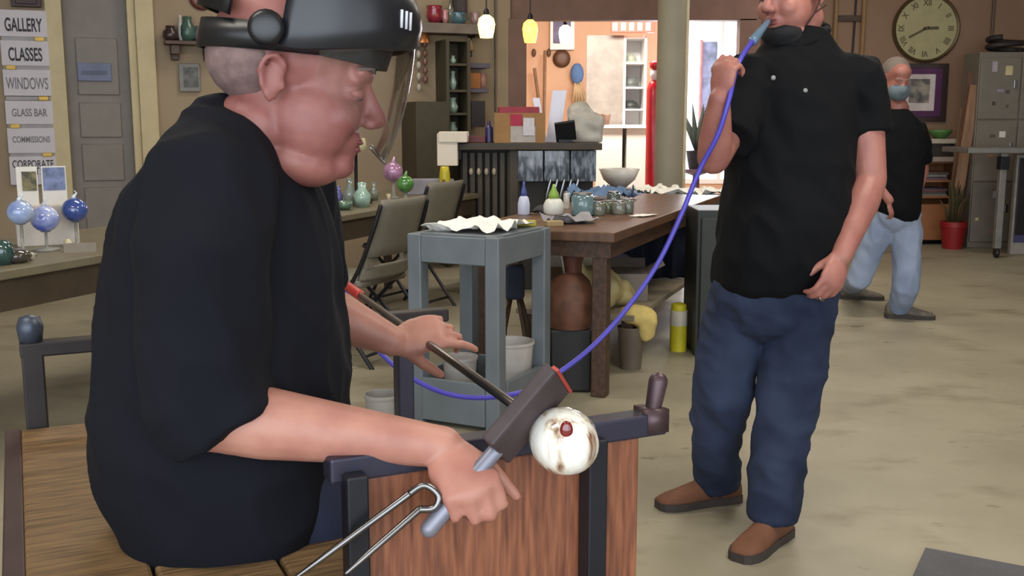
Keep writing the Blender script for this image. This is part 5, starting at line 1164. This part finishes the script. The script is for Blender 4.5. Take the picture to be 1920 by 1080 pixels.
po.tube([P(1450, 160, YS), P(1402, 160, YS - .02), P(1376, 225, YS - .12), P(1364, 262, YS - .17)], [.09, .088, .078, .074], 18)
po.tube([P(1560, 150, YS), P(1608, 152, YS), P(1624, 205, YS), P(1628, 252, YS - .01)], [.085, .082, .070, .067], 18)
polo = fuse('polo_shirt', po, m_polo, .0075, 5, hl, folds(.010, .008, (6, 6, 4), (13, 13, 7)))
cl = [P(1504 + 46 * math.cos(a), 68 + 16 * math.sin(a) - 12 * math.cos(a), YS + .01 - .085 * math.sin(a)) for a in [2 * math.pi * k / 24 for k in range(25)]]
obj('collar', MB().tube(cl, .014, 8), m_polo, polo, True, world=True)
for bx, by in ((1450, 146), (1510, 170)):
    obj('button', MB().ell(P(bx, by, YS - .142), (.007, .004, .007)), M('button_grey', (128, 128, 128), .3), polo, True, world=True)
pj = MB(); rings(pj, [(590, 1350, 1548, YS, .12), (560, 1340, 1550, YS, .135), (520, 1345, 1545, YS, .14)], 24)
pj.ell(P(1450, 580, YS), (.15, .13, .1))
pj.tube(pth1, [.098, .1, .086, .08, .07], 20, rnd=False)
pj.tube(pth2, [.1, .1, .086, .078, .068], 20)
fuse('jeans', pj, m_jean, .0085, 4, hl, folds(.010, .010, (8, 8, 6), (11, 11, 13)))
m_sue = M('brown_suede', (110, 70, 48), .8, var=.15, scale=14); m_sole = M('shoe_sole', (58, 50, 46), .7)
d1 = Fz(1385, 1065, 0) - Fz(1462, 1015, 0); shoe((f1.x, f1.y + .02, 0), math.atan2(d1.y, d1.x), m_sue, m_sole, hl, .29)
shoe((f2.x, f2.y + .02, 0), math.atan2(-.3, -.95), m_sue, m_sole, hl, .29)
obj('ring', MB().lathe([(.0105, -.003), (.012, -.003), (.012, .003), (.0105, .003)], (0, 0, 0), 14, Matrix.Translation(ftips[2][0]) @ ftips[2][1].to_track_quat('Z', 'Y').to_matrix().to_4x4()), m_steel, hl, True, world=True)
# blow hose
mouth = TH2 @ Vector((.112, 0, -.063))
hpx = [(1400, 92, 2.86), (1380, 132, 2.80), (1366, 190, 2.77), (1345, 255, 2.78), (1312, 318, 2.80), (1275, 408, 2.80), (1230, 500, 2.78), (1170, 585, 2.74), (1108, 652, 2.70), (1040, 704, 2.66), (980, 735, 2.66), (900, 746, 2.66), (830, 736, 2.66), (762, 703, 2.68), (712, 660, 2.70), (682, 625, 2.70), (658, 585, 2.70)]
hz = thing('blow_hose', 'long blue rubber hose running from the standing person to the blowpipe', 'hose', P(1230, 500, 2.78))
obj('hose', MB().tube(spline([mouth + Vector((.0, 0, 0))] + [P(*q) for q in hpx] + [pe0], 6), .0068, 10), M('blue_rubber', (74, 66, 176), .35, var=.08), hz, True, world=True)
obj('mouthpiece', MB().tube([mouth, mouth.lerp(P(1400, 92, 2.86), .7)], [.008, .014], 12, rnd=True), M('clear_blue', (92, 118, 140), .2), hz, True, world=True)

# ---------------------------------------------------------------- helper in the background
YF = 6.5
fm = thing('person', 'person in black shirt and light blue jeans walking in the background', 'person', (P(1690, 560, YF).x, YF, 0))
hc3 = P(1680, 152, YF); TH3 = head_T(hc3, math.atan2(-.95, .1), R(18), 1.0)
sk = MB(); head_parts(sk, TH3, 0, P(1686, 205, YF + .02), .06)
rings(sk, [(220, 1660, 1715, YF, .07), (300, 1630, 1715, YF, .1), (400, 1640, 1710, YF, .1)], 18)
e1 = P(1640, 330, YF - .05); w1_ = P(1668, 375, YF - .12)
sk.tube([P(1640, 240, YF), e1, w1_], [.05, .045, .032], 12, rnd=True)
hand(sk, w1_, P(1676, 400, YF - .12) - w1_, Vector((.5, -.85, 0)), 1, (.6, .7, .4), 1.0)
e2 = P(1728, 320, YF + .1)
sk.tube([P(1722, 245, YF + .02), e2, P(1712, 385, YF + .1)], [.05, .045, .032], 12, rnd=True)
fA = Fz(1684, 596, 0); fB = Fz(1596, 560, 0)
la = [P(1692, 400, YF), P(1702, 490, YF), Vector((fA.x, fA.y, .09))]; lb_ = [P(1660, 400, YF + .03), P(1630, 470, YF + .1), Vector((fB.x, fB.y, .12))]
for lg in (la, lb_): sk.tube(lg, [.08, .058, .045], 12, rnd=True)
fuse('body', sk, m_skin2, .009, 4, fm)
face_parts(TH3, fm)
obj('hair', MB().ell((-.025, 0, .06), (.095, .082, .082), TH3), M('grey_hair', (120, 108, 98), .9), fm, True, world=True)
mk = thing('face_mask', 'grey blue surgical mask on the person in the background', 'mask', hc3)
fuse('cloth', MB().ell((.062, 0, -.045), (.064, .07, .062), TH3).ell((.1, 0, -.03), (.036, .032, .034), TH3), M('mask_blue', (96, 108, 116), .8), .006, 4, mk)
for s in (-1, 1): obj('ear_loop', MB().tube([TH3 @ Vector((.05, s * .058, -.04)), TH3 @ Vector((-.02, s * .086, .0))], .002, 6), m_white, mk, True, world=True)
ts = rings(MB(), [(412, 1662, 1716, YF, .13), (395, 1640, 1722, YF, .15), (340, 1630, 1726, YF, .155), (280, 1625, 1732, YF, .15), (245, 1635, 1732, YF, .13), (222, 1652, 1718, YF, .1), (205, 1670, 1700, YF, .07)], 30)
ts.tube([P(1650, 240, YF), P(1635, 270, YF - .02), P(1632, 305, YF - .04)], [.08, .07, .065], 14); ts.tube([P(1712, 238, YF), P(1726, 270, YF + .03), P(1728, 305, YF + .07)], [.07, .065, .06], 14)
fuse('t_shirt', ts, m_polo, .011, 5, fm, folds(.008, .005))
pj = MB(); pj.ell(P(1682, 400, YF), (.145, .13, .12))
pj.tube([la[0], P(1700, 440, YF), la[1], P(1698, 540, YF), la[2] + Vector((0, 0, -.02))], [.1, .095, .082, .078, .07], 16)
pj.tube([lb_[0], P(1645, 440, YF + .06), lb_[1], P(1612, 520, YF + .12), lb_[2] + Vector((0, 0, -.02))], [.1, .092, .08, .075, .068], 16)
fuse('jeans', pj, m_jean_l, .011, 4, fm, folds(.007, .006))
shoe((fA.x, fA.y, 0), R(-14), M('grey_trainer', (104, 96, 84), .7, var=.3, scale=30), m_sole, fm, .30)
shoe((fB.x, fB.y, 0), R(-14), M('grey_trainer', (104, 96, 84)), m_sole, fm, .30)
